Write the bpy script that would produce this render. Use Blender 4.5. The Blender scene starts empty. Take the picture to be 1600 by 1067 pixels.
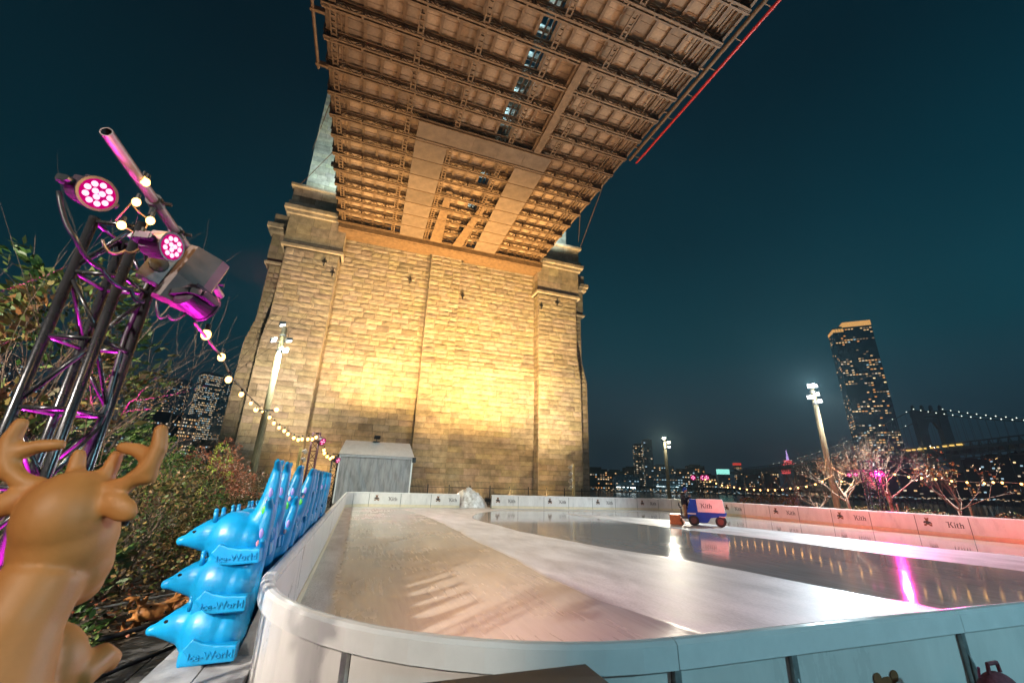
import bpy, bmesh, math, random
from mathutils import Vector, Matrix, noise

# ------------------------------------------------------------------ camera, world, exposure
scene = bpy.context.scene
COL = scene.collection
FPX, CX, CY, CAMH = 647.0, 800.0, 533.5, 1.9
_p, _r, _y = math.radians(19.1), math.radians(1.75), math.radians(18.9)
FW = Vector((math.sin(_y)*math.cos(_p), math.cos(_y)*math.cos(_p), math.sin(_p)))
_r0 = Vector((math.cos(_y), -math.sin(_y), 0)); _u0 = _r0.cross(FW)
RT = _r0*math.cos(_r)+_u0*math.sin(_r); UP = RT.cross(FW)
CAM = Vector((0, 0, CAMH))
cam = bpy.data.cameras.new('camera'); camo = bpy.data.objects.new('camera', cam); COL.objects.link(camo)
cam.sensor_width = 36; cam.sensor_fit = 'HORIZONTAL'; cam.lens = FPX/1600*36
cam.clip_start = 0.05; cam.clip_end = 20000
m = Matrix((RT, UP, -FW)).transposed().to_4x4(); m.translation = CAM
camo.matrix_world = m
cam.dof.use_dof = True; cam.dof.focus_distance = 18; cam.dof.aperture_fstop = 3.2
scene.camera = camo
scene.view_settings.view_transform = 'Standard'; scene.view_settings.look = 'None'
scene.view_settings.exposure = 0; scene.view_settings.gamma = 1
scene.cycles.use_denoising = True
scene.cycles.max_bounces = 6; scene.cycles.diffuse_bounces = 3; scene.cycles.glossy_bounces = 3
scene.cycles.sample_clamp_indirect = 6
scene.cycles.caustics_reflective = False; scene.cycles.caustics_refractive = False

world = bpy.data.worlds.new('World'); scene.world = world; world.use_nodes = True
wn = world.node_tree; wn.nodes.clear()
wo = wn.nodes.new('ShaderNodeOutputWorld'); bg = wn.nodes.new('ShaderNodeBackground'); bg2 = wn.nodes.new('ShaderNodeBackground')
sky = wn.nodes.new('ShaderNodeTexSky'); sky.sky_type = 'NISHITA'; sky.sun_disc = False
sky.sun_elevation = math.radians(-6); sky.sun_rotation = math.radians(110)
wn.links.new(sky.outputs[0], bg.inputs[0]); bg.inputs[1].default_value = 0.05
tc = wn.nodes.new('ShaderNodeTexCoord'); sx = wn.nodes.new('ShaderNodeSeparateXYZ'); wn.links.new(tc.outputs['Generated'], sx.inputs[0])
rmp = wn.nodes.new('ShaderNodeValToRGB'); wn.links.new(sx.outputs[2], rmp.inputs[0])
cr = rmp.color_ramp; cr.elements[0].position = 0.0; cr.elements[0].color = (0.046, 0.062, 0.098, 1)
cr.elements[1].position = 1.0; cr.elements[1].color = (0.001, 0.0065, 0.0115, 1)
for pos, c in ((0.10, (0.026, 0.062, 0.088, 1)), (0.28, (0.004, 0.055, 0.078, 1)), (0.5, (0.001, 0.030, 0.047, 1)), (0.72, (0.001, 0.0145, 0.025, 1))):
    e = cr.elements.new(pos); e.color = c
mz = wn.nodes.new('ShaderNodeMapRange'); mz.inputs[1].default_value = -1; mz.inputs[3].default_value = .42; mz.inputs[4].default_value = 1.12
wn.links.new(sx.outputs[0], mz.inputs[0]); cn = wn.nodes.new('ShaderNodeTexNoise'); cn.inputs['Scale'].default_value = 2.2; cn.inputs['Detail'].default_value = 4; wn.links.new(tc.outputs['Generated'], cn.inputs['Vector'])
mc = wn.nodes.new('ShaderNodeMapRange'); mc.inputs[1].default_value = .3; mc.inputs[2].default_value = .7; mc.inputs[3].default_value = .86; mc.inputs[4].default_value = 1.12; wn.links.new(cn.outputs[0], mc.inputs[0])
mm = wn.nodes.new('ShaderNodeMath'); mm.operation = 'MULTIPLY'; wn.links.new(mz.outputs[0], mm.inputs[0]); wn.links.new(mc.outputs[0], mm.inputs[1])
wn.links.new(rmp.outputs[0], bg2.inputs[0]); wn.links.new(mm.outputs[0], bg2.inputs[1])
ad = wn.nodes.new('ShaderNodeAddShader'); wn.links.new(bg.outputs[0], ad.inputs[0]); wn.links.new(bg2.outputs[0], ad.inputs[1])
wn.links.new(ad.outputs[0], wo.inputs[0])

# ------------------------------------------------------------------ helpers
def ray(x, y): return FW+RT*((x-CX)/FPX)-UP*((y-CY)/FPX)
def PZ(x, y, z): d = ray(x, y); return CAM+d*((z-CAMH)/d.z)
def PY(x, y, Y): d = ray(x, y); return CAM+d*(Y/d.y)
def PX(x, y, X): d = ray(x, y); return CAM+d*(X/d.x)
def PD(x, y, D):
    d = ray(x, y); return CAM+d*(D/math.hypot(d.x, d.y))

def nd(t, kind, **kw):
    n = t.nodes.new(kind)
    for k, v in kw.items(): setattr(n, k, v)
    return n

def mat(name, col, rough=0.6, metal=0.0, vary=0.15, scale=6.0, bump=0.0, bscale=30.0, emit=None, estr=0.0, trans=0.0, spec=0.5, attr=None, objrand=0.0, stretch=None, coat=0.0, dark=None):
    M = bpy.data.materials.new(name); M.use_nodes = True
    t = M.node_tree; b = t.nodes['Principled BSDF']; L = t.links.new
    b.inputs['Roughness'].default_value = rough; b.inputs['Metallic'].default_value = metal
    b.inputs['Specular IOR Level'].default_value = spec
    b.inputs['Coat Weight'].default_value = coat
    if trans: b.inputs['Transmission Weight'].default_value = trans
    if emit:
        b.inputs['Emission Color'].default_value = (*emit, 1); b.inputs['Emission Strength'].default_value = estr
    tcn = nd(t, 'ShaderNodeTexCoord'); vec = tcn.outputs['Object']
    if stretch:
        mp = nd(t, 'ShaderNodeMapping'); mp.inputs['Scale'].default_value = stretch; L(vec, mp.inputs[0]); vec = mp.outputs[0]
    colsock = None
    if vary > 0:
        nz = nd(t, 'ShaderNodeTexNoise'); nz.inputs['Scale'].default_value = scale; nz.inputs['Detail'].default_value = 6; nz.inputs['Roughness'].default_value = .65
        L(vec, nz.inputs['Vector'])
        rp = nd(t, 'ShaderNodeValToRGB')
        dk = dark or tuple(c*(1-vary*1.6) for c in col)
        rp.color_ramp.elements[0].position = .3; rp.color_ramp.elements[0].color = (*dk, 1)
        rp.color_ramp.elements[1].position = .68; rp.color_ramp.elements[1].color = (*[min(1, c*(1+vary*.6)) for c in col], 1)
        L(nz.outputs[0], rp.inputs[0]); colsock = rp.outputs[0]
        mr = nd(t, 'ShaderNodeMapRange'); mr.inputs[3].default_value = max(.02, rough-.12); mr.inputs[4].default_value = min(1, rough+.12)
        L(nz.outputs[0], mr.inputs[0]); L(mr.outputs[0], b.inputs['Roughness'])
    else: b.inputs['Base Color'].default_value = (*col, 1)
    if attr or objrand:
        mx = nd(t, 'ShaderNodeMix', data_type='RGBA', blend_type='MULTIPLY'); mx.inputs[0].default_value = 1
        if colsock: L(colsock, mx.inputs[6])
        else: mx.inputs[6].default_value = (*col, 1)
        if attr:
            a = nd(t, 'ShaderNodeAttribute', attribute_name=attr); L(a.outputs['Color'], mx.inputs[7])
        else:
            oi = nd(t, 'ShaderNodeObjectInfo'); m2 = nd(t, 'ShaderNodeMapRange'); m2.inputs[3].default_value = 1-objrand; m2.inputs[4].default_value = 1+objrand*.4
            L(oi.outputs['Random'], m2.inputs[0]); L(m2.outputs[0], mx.inputs[7])
        colsock = mx.outputs[2]
    if colsock: L(colsock, b.inputs['Base Color'])
    if bump:
        n2 = nd(t, 'ShaderNodeTexNoise'); n2.inputs['Scale'].default_value = bscale; n2.inputs['Detail'].default_value = 5; L(vec, n2.inputs['Vector'])
        bp = nd(t, 'ShaderNodeBump'); bp.inputs['Strength'].default_value = bump; bp.inputs['Distance'].default_value = .03
        L(n2.outputs[0], bp.inputs['Height']); L(bp.outputs[0], b.inputs['Normal'])
    return M

def emat(name, col, strength, sample=True):
    M = bpy.data.materials.new(name); M.use_nodes = True; t = M.node_tree; t.nodes.clear()
    o = nd(t, 'ShaderNodeOutputMaterial'); e = nd(t, 'ShaderNodeEmission'); e.inputs[0].default_value = (*col, 1); e.inputs[1].default_value = strength
    t.links.new(e.outputs[0], o.inputs[0])
    if not sample: M.cycles.emission_sampling = 'NONE'
    return M

class MB:
    def __init__(s): s.v = []; s.f = []; s.c = []; s.mi = []
    def add(s, vs, fs, tint=None, mi=0):
        o = len(s.v); s.v += [tuple(p) for p in vs]; s.f += [tuple(i+o for i in f) for f in fs]
        s.c += [tint]*len(fs); s.mi += [mi]*len(fs); return s
    def box(s, a, b, tint=None, mi=0, M=None):
        x0, y0, z0 = [min(p, q) for p, q in zip(a, b)]; x1, y1, z1 = [max(p, q) for p, q in zip(a, b)]
        vs = [Vector(p) for p in ((x0, y0, z0), (x1, y0, z0), (x1, y1, z0), (x0, y1, z0), (x0, y0, z1), (x1, y0, z1), (x1, y1, z1), (x0, y1, z1))]
        if M: vs = [M @ p for p in vs]
        return s.add(vs, ((0, 3, 2, 1), (4, 5, 6, 7), (0, 1, 5, 4), (1, 2, 6, 5), (2, 3, 7, 6), (3, 0, 4, 7)), tint, mi)
    def bar(s, p, q, w, h=None, up=(0, 0, 1), mi=0):
        p, q = Vector(p), Vector(q); d = (q-p); L = d.length
        if L < 1e-6: return s
        d /= L; u = Vector(up); sd = d.cross(u)
        if sd.length < 1e-4: sd = d.cross(Vector((1, 0, 0)))
        sd.normalize(); u = sd.cross(d); h = h or w; a, b = sd*w/2, u*h/2
        vs = [p-a-b, p+a-b, p+a+b, p-a+b, q-a-b, q+a-b, q+a+b, q-a+b]
        return s.add(vs, ((0, 3, 2, 1), (4, 5, 6, 7), (0, 1, 5, 4), (1, 2, 6, 5), (2, 3, 7, 6), (3, 0, 4, 7)), None, mi)
    def tube(s, pts, rs, n=8, caps=True, mi=0):
        pts = [Vector(p) for p in pts]
        if not isinstance(rs, (list, tuple)): rs = [rs]*len(pts)
        o = len(s.v); prev = None
        for i, p in enumerate(pts):
            d = (pts[min(i+1, len(pts)-1)]-pts[max(i-1, 0)])
            d = d.normalized() if d.length > 1e-9 else Vector((0, 0, 1))
            if prev is None:
                a = d.cross(Vector((0, 0, 1)));
                if a.length < .05: a = d.cross(Vector((1, 0, 0)))
            else: a = prev-d*prev.dot(d)
            a.normalize(); prev = a; b = d.cross(a)
            for k in range(n):
                t = 2*math.pi*k/n; s.v.append(tuple(p+(a*math.cos(t)+b*math.sin(t))*rs[i]))
        for i in range(len(pts)-1):
            for k in range(n):
                k2 = (k+1) % n; s.f.append((o+i*n+k, o+i*n+k2, o+(i+1)*n+k2, o+(i+1)*n+k)); s.c.append(None); s.mi.append(mi)
        if caps:
            s.f.append(tuple(o+k for k in reversed(range(n)))); s.f.append(tuple(o+(len(pts)-1)*n+k for k in range(n))); s.c += [None]*2; s.mi += [mi]*2
        return s
    def ell(s, c, r, n=12, m=8, M=None, mi=0):
        c = Vector(c); r = r if isinstance(r, (tuple, list)) else (r, r, r); vs = []; fs = []
        for i in range(m+1):
            ph = math.pi*i/m
            for k in range(n):
                t = 2*math.pi*k/n; v = Vector((r[0]*math.sin(ph)*math.cos(t), r[1]*math.sin(ph)*math.sin(t), r[2]*math.cos(ph)))
                if M: v = M @ v
                vs.append(c+v)
        for i in range(m):
            for k in range(n):
                k2 = (k+1) % n; fs.append((i*n+k, (i+1)*n+k, (i+1)*n+k2, i*n+k2))
        return s.add(vs, fs, None, mi)
    def prism(s, poly, y0, y1, fn=None, mi=0):   # poly in (x,z), extruded along y
        n = len(poly); fn = fn or (lambda x, y, z: (x, y, z))
        vs = [fn(x, y0, z) for x, z in poly]+[fn(x, y1, z) for x, z in poly]
        fs = [tuple(range(n)), tuple(range(2*n-1, n-1, -1))]+[(i, i+n, (i+1) % n+n, (i+1) % n) for i in range(n)]
        return s.add(vs, fs, None, mi)
    def mesh(s, name, mats, smooth=False):
        me = bpy.data.meshes.new(name); me.from_pydata(s.v, [], s.f)
        for M in (mats if isinstance(mats, (list, tuple)) else [mats]): me.materials.append(M)
        if any(s.mi): me.polygons.foreach_set('material_index', s.mi)
        if any(c is not None for c in s.c):
            at = me.color_attributes.new('tint', 'FLOAT_COLOR', 'CORNER'); buf = []
            for f, c in zip(s.f, s.c):
                c = c if c is not None else 1.0
                q = (c, c, c, 1.0) if not isinstance(c, tuple) else (*c, 1.0)
                buf += list(q)*len(f)
            at.data.foreach_set('color', buf)
        if smooth: me.polygons.foreach_set('use_smooth', [True]*len(me.polygons))
        me.validate(); me.update(); return me
    def build(s, name, mats, parent=None, loc=None, smooth=False):
        return obj(name, s.mesh(name, mats, smooth), parent, loc)

def obj(name, me, parent=None, loc=None, rot=None, scale=None):
    o = bpy.data.objects.new(name, me); COL.objects.link(o)
    if parent: o.parent = parent
    if loc is not None: o.location = loc
    if rot is not None: o.rotation_euler = rot
    if scale is not None: o.scale = scale
    return o
def tag(o, label=None, cat=None, group=None, kind=None):
    if label: o['label'] = label
    if cat: o['category'] = cat
    if group: o['group'] = group
    if kind: o['kind'] = kind
    return o
def thing(name, label, cat, loc=(0, 0, 0), rz=0, group=None):
    o = obj(name, None, None, loc, (0, 0, rz)); o.empty_display_size = .2
    return tag(o, label, cat, group)
def copy_tree(o, parent=None):
    c = o.copy(); COL.objects.link(c); c.parent = parent
    for ch in list(o.children): copy_tree(ch, c)
    return c
def spot(name, loc, target, watts, col, angle=60, blend=.5, size=.1, parent=None):
    l = bpy.data.lights.new(name, 'SPOT'); l.energy = watts; l.color = col; l.spot_size = math.radians(angle); l.spot_blend = blend; l.shadow_soft_size = size
    o = bpy.data.objects.new(name, l); COL.objects.link(o)
    d = Vector(target)-Vector(loc); o.rotation_euler = d.to_track_quat('-Z', 'Y').to_euler(); o.location = loc
    if parent: 
        o.parent = parent; o.matrix_parent_inverse = (Matrix.Translation(parent.location) @ parent.rotation_euler.to_matrix().to_4x4()).inverted()
    return o
def point(name, loc, watts, col, size=.1, parent=None):
    l = bpy.data.lights.new(name, 'POINT'); l.energy = watts; l.color = col; l.shadow_soft_size = size
    o = bpy.data.objects.new(name, l); COL.objects.link(o); o.location = loc
    if parent: 
        o.parent = parent; o.matrix_parent_inverse = Matrix.Translation(parent.location).inverted()
    return o
def organic(name, mb, material, voxel=.015, smooth=6):
    me = mb.mesh(name, material, True); o = bpy.data.objects.new('tmp', me); COL.objects.link(o)
    r = o.modifiers.new('r', 'REMESH'); r.mode = 'VOXEL'; r.voxel_size = voxel; r.use_smooth_shade = True
    s = o.modifiers.new('s', 'SMOOTH'); s.factor = .5; s.iterations = smooth
    dg = bpy.context.evaluated_depsgraph_get(); ne = bpy.data.meshes.new_from_object(o.evaluated_get(dg))
    ne.name = name; ne.materials.clear(); ne.materials.append(material)
    ne.polygons.foreach_set('use_smooth', [True]*len(ne.polygons))
    bpy.data.objects.remove(o); bpy.data.meshes.remove(me); return ne
def text_mesh(name, txt, size, depth, material):
    cu = bpy.data.curves.new('t', 'FONT'); cu.body = txt; cu.size = size; cu.extrude = depth; cu.align_x = 'CENTER'; cu.align_y = 'CENTER'; cu.resolution_u = 2
    o = bpy.data.objects.new('t', cu); COL.objects.link(o); dg = bpy.context.evaluated_depsgraph_get()
    me = bpy.data.meshes.new_from_object(o.evaluated_get(dg)); me.name = name; me.materials.clear(); me.materials.append(material)
    bpy.data.objects.remove(o); return me
rng = random.Random(7)
U = rng.uniform
ORD = ['first', 'second', 'third', 'fourth', 'fifth', 'sixth', 'seventh', 'eighth', 'ninth', 'tenth', 'eleventh', 'twelfth', 'thirteenth', 'fourteenth', 'fifteenth', 'sixteenth', 'seventeenth', 'eighteenth']

# ------------------------------------------------------------------ materials
M_stone = mat('sandstone', (.43, .375, .29), .85, vary=.28, scale=1.3, bump=.5, bscale=9, attr='tint')
M_core = mat('mortar', (.10, .085, .065), .9, vary=.2)
M_steel = mat('rust_brown_paint', (.20, .125, .065), .6, vary=.3, scale=2.5, bump=.15)
M_steel2 = mat('dark_brown_paint', (.13, .082, .045), .65, vary=.3, scale=2)
M_panel = mat('deck_underside', (.36, .25, .155), .75, vary=.3, scale=1.6, objrand=.35, bump=.2, bscale=6)
M_soffit = mat('soffit_sheet', (.20, .145, .10), .6, vary=.25, scale=1.2, objrand=.2)
M_white = mat('white_board', (.74, .72, .70), .3, vary=.10, scale=2.2, stretch=(1, 1, .35))
M_cap = mat('white_cap_rail', (.78, .78, .78), .22, vary=.05, scale=5)
M_kick = mat('cream_kick_plate', (.72, .63, .45), .4, vary=.08)
M_frame = mat('galvanised_post', (.35, .36, .36), .4, metal=.7, vary=.2, scale=12)
M_dark = mat('dark_gap', (.05, .045, .045), .7, vary=0)
M_black = mat('black_metal', (.03, .032, .036), .35, metal=.2, vary=.25, scale=20)
M_gloss = mat('gloss_black_truss', (.055, .055, .06), .27, metal=.7, vary=.12, scale=5)
M_blue = mat('blue_plastic', (.003, .27, .58), .38, vary=.14, scale=5, bump=.04, bscale=60, objrand=.16)
M_deer = mat('tan_plastic', (.46, .185, .048), .55, vary=.10, scale=4, bump=.03, bscale=70)
M_eye = mat('eye_black', (.01, .01, .01), .2, vary=0)
M_wood = mat('pole_wood', (.30, .26, .15), .8, vary=.3, scale=5, stretch=(6, 6, .6), bump=.3)
M_ledge = mat('weathered_plank', (.38, .38, .39), .6, vary=.25, scale=5, bump=.15)
M_soil = mat('leaf_litter_soil', (.055, .04, .025), .95, vary=.5, scale=5, bump=.8, bscale=20)
M_bark = mat('bark', (.16, .11, .075), .9, vary=.3, scale=8, bump=.3)
M_twig = mat('pale_twig', (.30, .22, .15), .8, vary=.2)
# ------------------------------------------------------------------ setting
def sheet(name, x0, x1, y0, y1, z, M, lab=None):
    return tag(MB().add([(x0, y0, z), (x1, y0, z), (x1, y1, z), (x0, y1, z)], [(0, 1, 2, 3)]).build(name, M), kind='structure')
M_asph = mat('plaza_asphalt', (.06, .058, .056), .7, vary=.35, scale=1.2, bump=.3, bscale=60)
sheet('ground', -140, 46, -60, 78, -.03, M_asph)
sheet('planting_bed', -30, -2.35, 3.6, 46, -.02, M_soil)
M_water = mat('river_water', (.006, .02, .025), .16, vary=.2, scale=.05, bump=1.0, bscale=.35, spec=.6)
sheet('river_water', -9000, 9000, -4000, 9000, -3.2, M_water)
M_land = mat('far_shore', (.02, .025, .03), .9, vary=.3, scale=.02)
sheet('far_shore_ground', -3000, 9000, 760, 9000, -1.6, M_land)
sheet('far_shore_ground', 600, 9000, -900, 756, -1.5, M_land)
# quay edge of the plaza
q = MB(); q.box((45.6, -60, -3.4), (46.4, 78.4, .12)); q.box((-140, 77.6, -3.4), (45.5, 78.4, .12)); tag(q.build('quay_kerb', M_core), kind='structure')
# pavers beside the bench
pv = tag(MB().box((-2.32, 3.0, -.5), (-1.35, 40, -.012)).build('paving_strip', mat('dark_paver_base', (.05, .05, .05), .8, vary=.3)), kind='structure')
pm = MB().box((-.235, -.39, 0), (.235, .39, .035)).mesh('paver', mat('dark_paver', (.075, .075, .078), .75, vary=.4, scale=7, bump=.3, objrand=.3))
for i in range(12):
    for j in range(2): obj('paver', pm, pv, (-2.08+j*.49, 3.5+i*.8, -.011+U(-.003, .003)))

# ------------------------------------------------------------------ ice
RX0, RX1, RY0, RY1, RR, RN = -.62, 29.6, 2.44, 36.1, 1.65, 2.5
CORN = ((RX1-RN, RY0+RN, -90, RN), (RX1-RR, RY1-RR, 0, RR), (RX0+RR, RY1-RR, 90, RR), (RX0+RN, RY0+RN, 180, RN))
def rrect(off, n=10):
    pts = []
    for cx, cy, a0, r in CORN:
        r -= off
        for k in range(n+1):
            a = math.radians(a0+90*k/n); pts.append((cx+r*math.cos(a), cy+r*math.sin(a)))
    return pts
def ice_material():
    M = bpy.data.materials.new('rink_ice'); M.use_nodes = True; t = M.node_tree; b = t.nodes['Principled BSDF']; L = t.links.new
    g = nd(t, 'ShaderNodeNewGeometry'); s = nd(t, 'ShaderNodeSeparateXYZ'); L(g.outputs['Position'], s.inputs[0])
    def M_(op, a, b_=None, c=None):
        n = nd(t, 'ShaderNodeMath', operation=op)
        for i, v in enumerate((a, b_, c)):
            if v is None: continue
            if isinstance(v, (int, float)): n.inputs[i].default_value = v
            else: L(v, n.inputs[i])
        return n.outputs[0]
    def noise_(scale, sc=(1, 1, 1), det=5):
        mp = nd(t, 'ShaderNodeMapping'); mp.inputs['Scale'].default_value = sc; L(g.outputs['Position'], mp.inputs[0])
        n = nd(t, 'ShaderNodeTexNoise'); n.inputs['Scale'].default_value = scale; n.inputs['Detail'].default_value = det; n.inputs['Distortion'].default_value = .35; L(mp.outputs[0], n.inputs['Vector']); return n.outputs[0]
    yn = M_('DIVIDE', s.outputs[1], 40.0)
    wob = M_('MULTIPLY', M_('SUBTRACT', noise_(.6, (1, .5, 1), 3), .5), .5)
    def curve(pts):
        n = nd(t, 'ShaderNodeFloatCurve'); c = n.mapping.curves[0]
        P = [(y/40, x/40) for y, x in pts]
        c.points[0].location = P[0]; c.points[1].location = P[-1]
        for q in P[1:-1]: c.points.new(*q)
        n.mapping.update(); L(yn, n.inputs[1]); return M_('MULTIPLY', n.outputs[0], 40.0)
    def step(v, w): 
        n = nd(t, 'ShaderNodeMapRange', interpolation_type='SMOOTHSTEP'); n.inputs[1].default_value = -w; n.inputs[2].default_value = w; L(v, n.inputs[0]); return n.outputs[0]
    X = M_('ADD', s.outputs[0], wob)
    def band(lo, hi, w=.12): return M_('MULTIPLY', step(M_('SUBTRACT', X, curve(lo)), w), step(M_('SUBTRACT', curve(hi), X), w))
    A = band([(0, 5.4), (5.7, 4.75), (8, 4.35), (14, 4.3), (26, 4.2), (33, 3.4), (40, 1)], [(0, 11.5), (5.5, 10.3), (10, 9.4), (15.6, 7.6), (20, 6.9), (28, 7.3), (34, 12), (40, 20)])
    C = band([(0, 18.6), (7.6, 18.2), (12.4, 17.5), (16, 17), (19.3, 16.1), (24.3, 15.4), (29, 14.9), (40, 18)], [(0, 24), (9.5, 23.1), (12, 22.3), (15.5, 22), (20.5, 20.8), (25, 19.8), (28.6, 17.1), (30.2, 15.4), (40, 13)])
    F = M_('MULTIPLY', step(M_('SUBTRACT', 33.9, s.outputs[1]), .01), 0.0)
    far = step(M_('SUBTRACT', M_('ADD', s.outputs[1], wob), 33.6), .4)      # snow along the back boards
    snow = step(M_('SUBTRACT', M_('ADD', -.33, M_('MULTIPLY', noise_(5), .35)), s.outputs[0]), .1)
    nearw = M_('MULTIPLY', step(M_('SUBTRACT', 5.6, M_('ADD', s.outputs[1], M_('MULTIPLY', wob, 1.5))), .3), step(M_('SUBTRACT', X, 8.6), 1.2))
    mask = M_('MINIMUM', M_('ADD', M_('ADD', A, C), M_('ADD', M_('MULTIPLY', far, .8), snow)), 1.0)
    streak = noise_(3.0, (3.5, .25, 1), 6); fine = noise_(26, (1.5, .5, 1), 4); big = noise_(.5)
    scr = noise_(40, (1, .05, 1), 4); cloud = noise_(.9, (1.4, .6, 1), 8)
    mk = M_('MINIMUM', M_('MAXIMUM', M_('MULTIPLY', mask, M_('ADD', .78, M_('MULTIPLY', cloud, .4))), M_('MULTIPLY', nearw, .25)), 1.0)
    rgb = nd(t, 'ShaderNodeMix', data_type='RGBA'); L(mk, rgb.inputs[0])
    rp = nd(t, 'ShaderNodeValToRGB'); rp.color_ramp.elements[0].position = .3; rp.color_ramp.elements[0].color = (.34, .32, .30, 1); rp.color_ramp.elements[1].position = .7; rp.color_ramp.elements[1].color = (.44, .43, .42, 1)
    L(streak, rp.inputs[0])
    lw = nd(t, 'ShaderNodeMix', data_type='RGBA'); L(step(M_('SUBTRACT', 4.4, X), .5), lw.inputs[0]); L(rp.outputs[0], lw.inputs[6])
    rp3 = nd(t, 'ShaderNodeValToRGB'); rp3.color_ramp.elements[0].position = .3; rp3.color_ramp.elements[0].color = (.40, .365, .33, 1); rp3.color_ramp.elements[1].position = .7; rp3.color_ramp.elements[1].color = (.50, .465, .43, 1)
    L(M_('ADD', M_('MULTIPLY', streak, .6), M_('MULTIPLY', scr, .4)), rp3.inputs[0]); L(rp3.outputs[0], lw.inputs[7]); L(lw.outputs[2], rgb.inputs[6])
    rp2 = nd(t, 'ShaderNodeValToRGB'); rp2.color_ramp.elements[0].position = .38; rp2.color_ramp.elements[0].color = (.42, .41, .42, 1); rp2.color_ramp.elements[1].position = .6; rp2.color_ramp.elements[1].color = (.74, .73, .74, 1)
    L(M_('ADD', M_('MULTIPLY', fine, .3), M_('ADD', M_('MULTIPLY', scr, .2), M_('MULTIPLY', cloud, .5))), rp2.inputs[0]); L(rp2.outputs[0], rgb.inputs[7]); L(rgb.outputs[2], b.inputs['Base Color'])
    left = step(M_('SUBTRACT', 4.4, X), .5)
    wet = M_('ADD', M_('ADD', .035, M_('MULTIPLY', M_('MULTIPLY', streak, big), .16)), M_('MULTIPLY', left, M_('ADD', .13, M_('MULTIPLY', big, .12))))
    ro = nd(t, 'ShaderNodeMix'); L(mk, ro.inputs[0]); L(wet, ro.inputs[2]); ro.inputs[3].default_value = .5; L(ro.outputs[0], b.inputs['Roughness'])
    b.inputs['IOR'].default_value = 1.33
    b.inputs['Specular IOR Level'].default_value = .75
    hb = M_('ADD', M_('MULTIPLY', streak, .3), M_('MULTIPLY', M_('MULTIPLY', fine, mk), 1.6))
    bp = nd(t, 'ShaderNodeBump'); bp.inputs['Strength'].default_value = .10; bp.inputs['Distance'].default_value = .012; L(hb, bp.inputs['Height']); L(bp.outputs[0], b.inputs['Normal'])
    return M
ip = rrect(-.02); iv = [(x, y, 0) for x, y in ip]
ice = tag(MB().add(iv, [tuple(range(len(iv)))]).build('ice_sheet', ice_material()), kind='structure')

# ------------------------------------------------------------------ rink barrier
barrier = thing('rink_barrier', 'white panelled rink barrier with rounded cap rail and bear emblems round the ice', 'barrier')
def sweep(mb, pts, nrm, z0, z1, o0, o1):
    n = len(pts); vs = []
    for (x, y), (nx, ny) in zip(pts, nrm):
        for o, z in ((o0, z0), (o1, z0), (o1, z1), (o0, z1)): vs.append((x+nx*o, y+ny*o, z))
    fs = [(0, 1, 2, 3), tuple(4*(n-1)+k for k in (3, 2, 1, 0))]
    for i in range(n-1):
        for k in range(4): k2 = (k+1) % 4; fs.append((4*i+k, 4*i+4+k, 4*i+4+k2, 4*i+k2))
    mb.add(vs, fs)
# offsets: 0 = ice-side face, negative = outwards
SERIF_K = [[(0, 0), (.30, 0), (.30, .06), (.22, .09), (.22, .91), (.30, .94), (.30, 1), (0, 1), (0, .94), (.07, .91), (.07, .09), (0, .06)],
           [(.22, .45), (.55, .92), (.50, .94), (.50, 1), (.78, 1), (.78, .94), (.70, .92), (.40, .52)], [(.34, .56), (.62, .08), (.55, .06), (.55, 0), (.9, 0), (.9, .06), (.82, .09), (.50, .62)],
           [(-.25, .98), (-.05, .86), (.0, .93), (-.15, 1.06)]]
SERIF_i = [[(0, 0), (.28, 0), (.28, .05), (.21, .08), (.21, .68), (0, .64), (0, .59), (.07, .57), (.07, .08), (0, .05)], [(.05, .8), (.22, .8), (.22, .98), (.05, .98)]]
SERIF_t = [[(.08, .1), (.16, 0), (.36, 0), (.44, .1), (.36, .09), (.24, .1), (.24, .6), (.42, .6), (.42, .67), (.24, .67), (.24, .9), (.08, .72), (.08, .67), (0, .67), (0, .6), (.08, .6)]]
SERIF_h = [[(0, 0), (.28, 0), (.28, .05), (.22, .08), (.22, 1), (0, .96), (0, .91), (.07, .9), (.07, .08), (0, .05)], [(.22, .55), (.36, .68), (.52, .68), (.60, .56), (.60, .08), (.66, .05), (.66, 0), (.38, 0), (.38, .05), (.45, .08), (.45, .5), (.38, .56), (.22, .46)]]
def wordmark(h, M, depth=.004):
    mb = MB(); x = 0
    for polys, adv in ((SERIF_K, .95), (SERIF_i, .34), (SERIF_t, .48), (SERIF_h, .7)):
        for p in polys: mb.prism([((q[0]+x)*h, q[1]*h) for q in p], -depth, 0)
        x += adv
    mb.v = [(a-x*h/2, b, c-h/2) for a, b, c in mb.v]
    return mb.mesh('wordmark', M)
def ngon(cx, cz, rx, rz, n=14, rot=0):
    return [(cx+rx*math.cos(2*math.pi*k/n)*math.cos(rot)-rz*math.sin(2*math.pi*k/n)*math.sin(rot), cz+rx*math.cos(2*math.pi*k/n)*math.sin(rot)+rz*math.sin(2*math.pi*k/n)*math.cos(rot)) for k in range(n)]
M_ink = mat('black_print', (.03, .025, .025), .5, vary=0); M_bear = mat('brown_print', (.20, .075, .02), .6, vary=.15, scale=30)
def bear_mesh(s, M):
    mb = MB()
    for i, e in enumerate(((0, .30, .15, .13, 0), (-.13, .42, .06, .055, 0), (.13, .42, .06, .055, 0), (0, .02, .19, .20, 0), (-.24, .05, .07, .13, -.5), (.26, .0, .07, .15, .75), (-.2, -.2, .13, .09, .3), (.22, -.2, .15, .09, -.35))):
        mb.prism([(a*s, b*s) for a, b in ngon(*e[:4], 14, e[4])], -.003-.0007*i, 0)
    return mb.mesh('bear_emblem', M)
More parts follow.
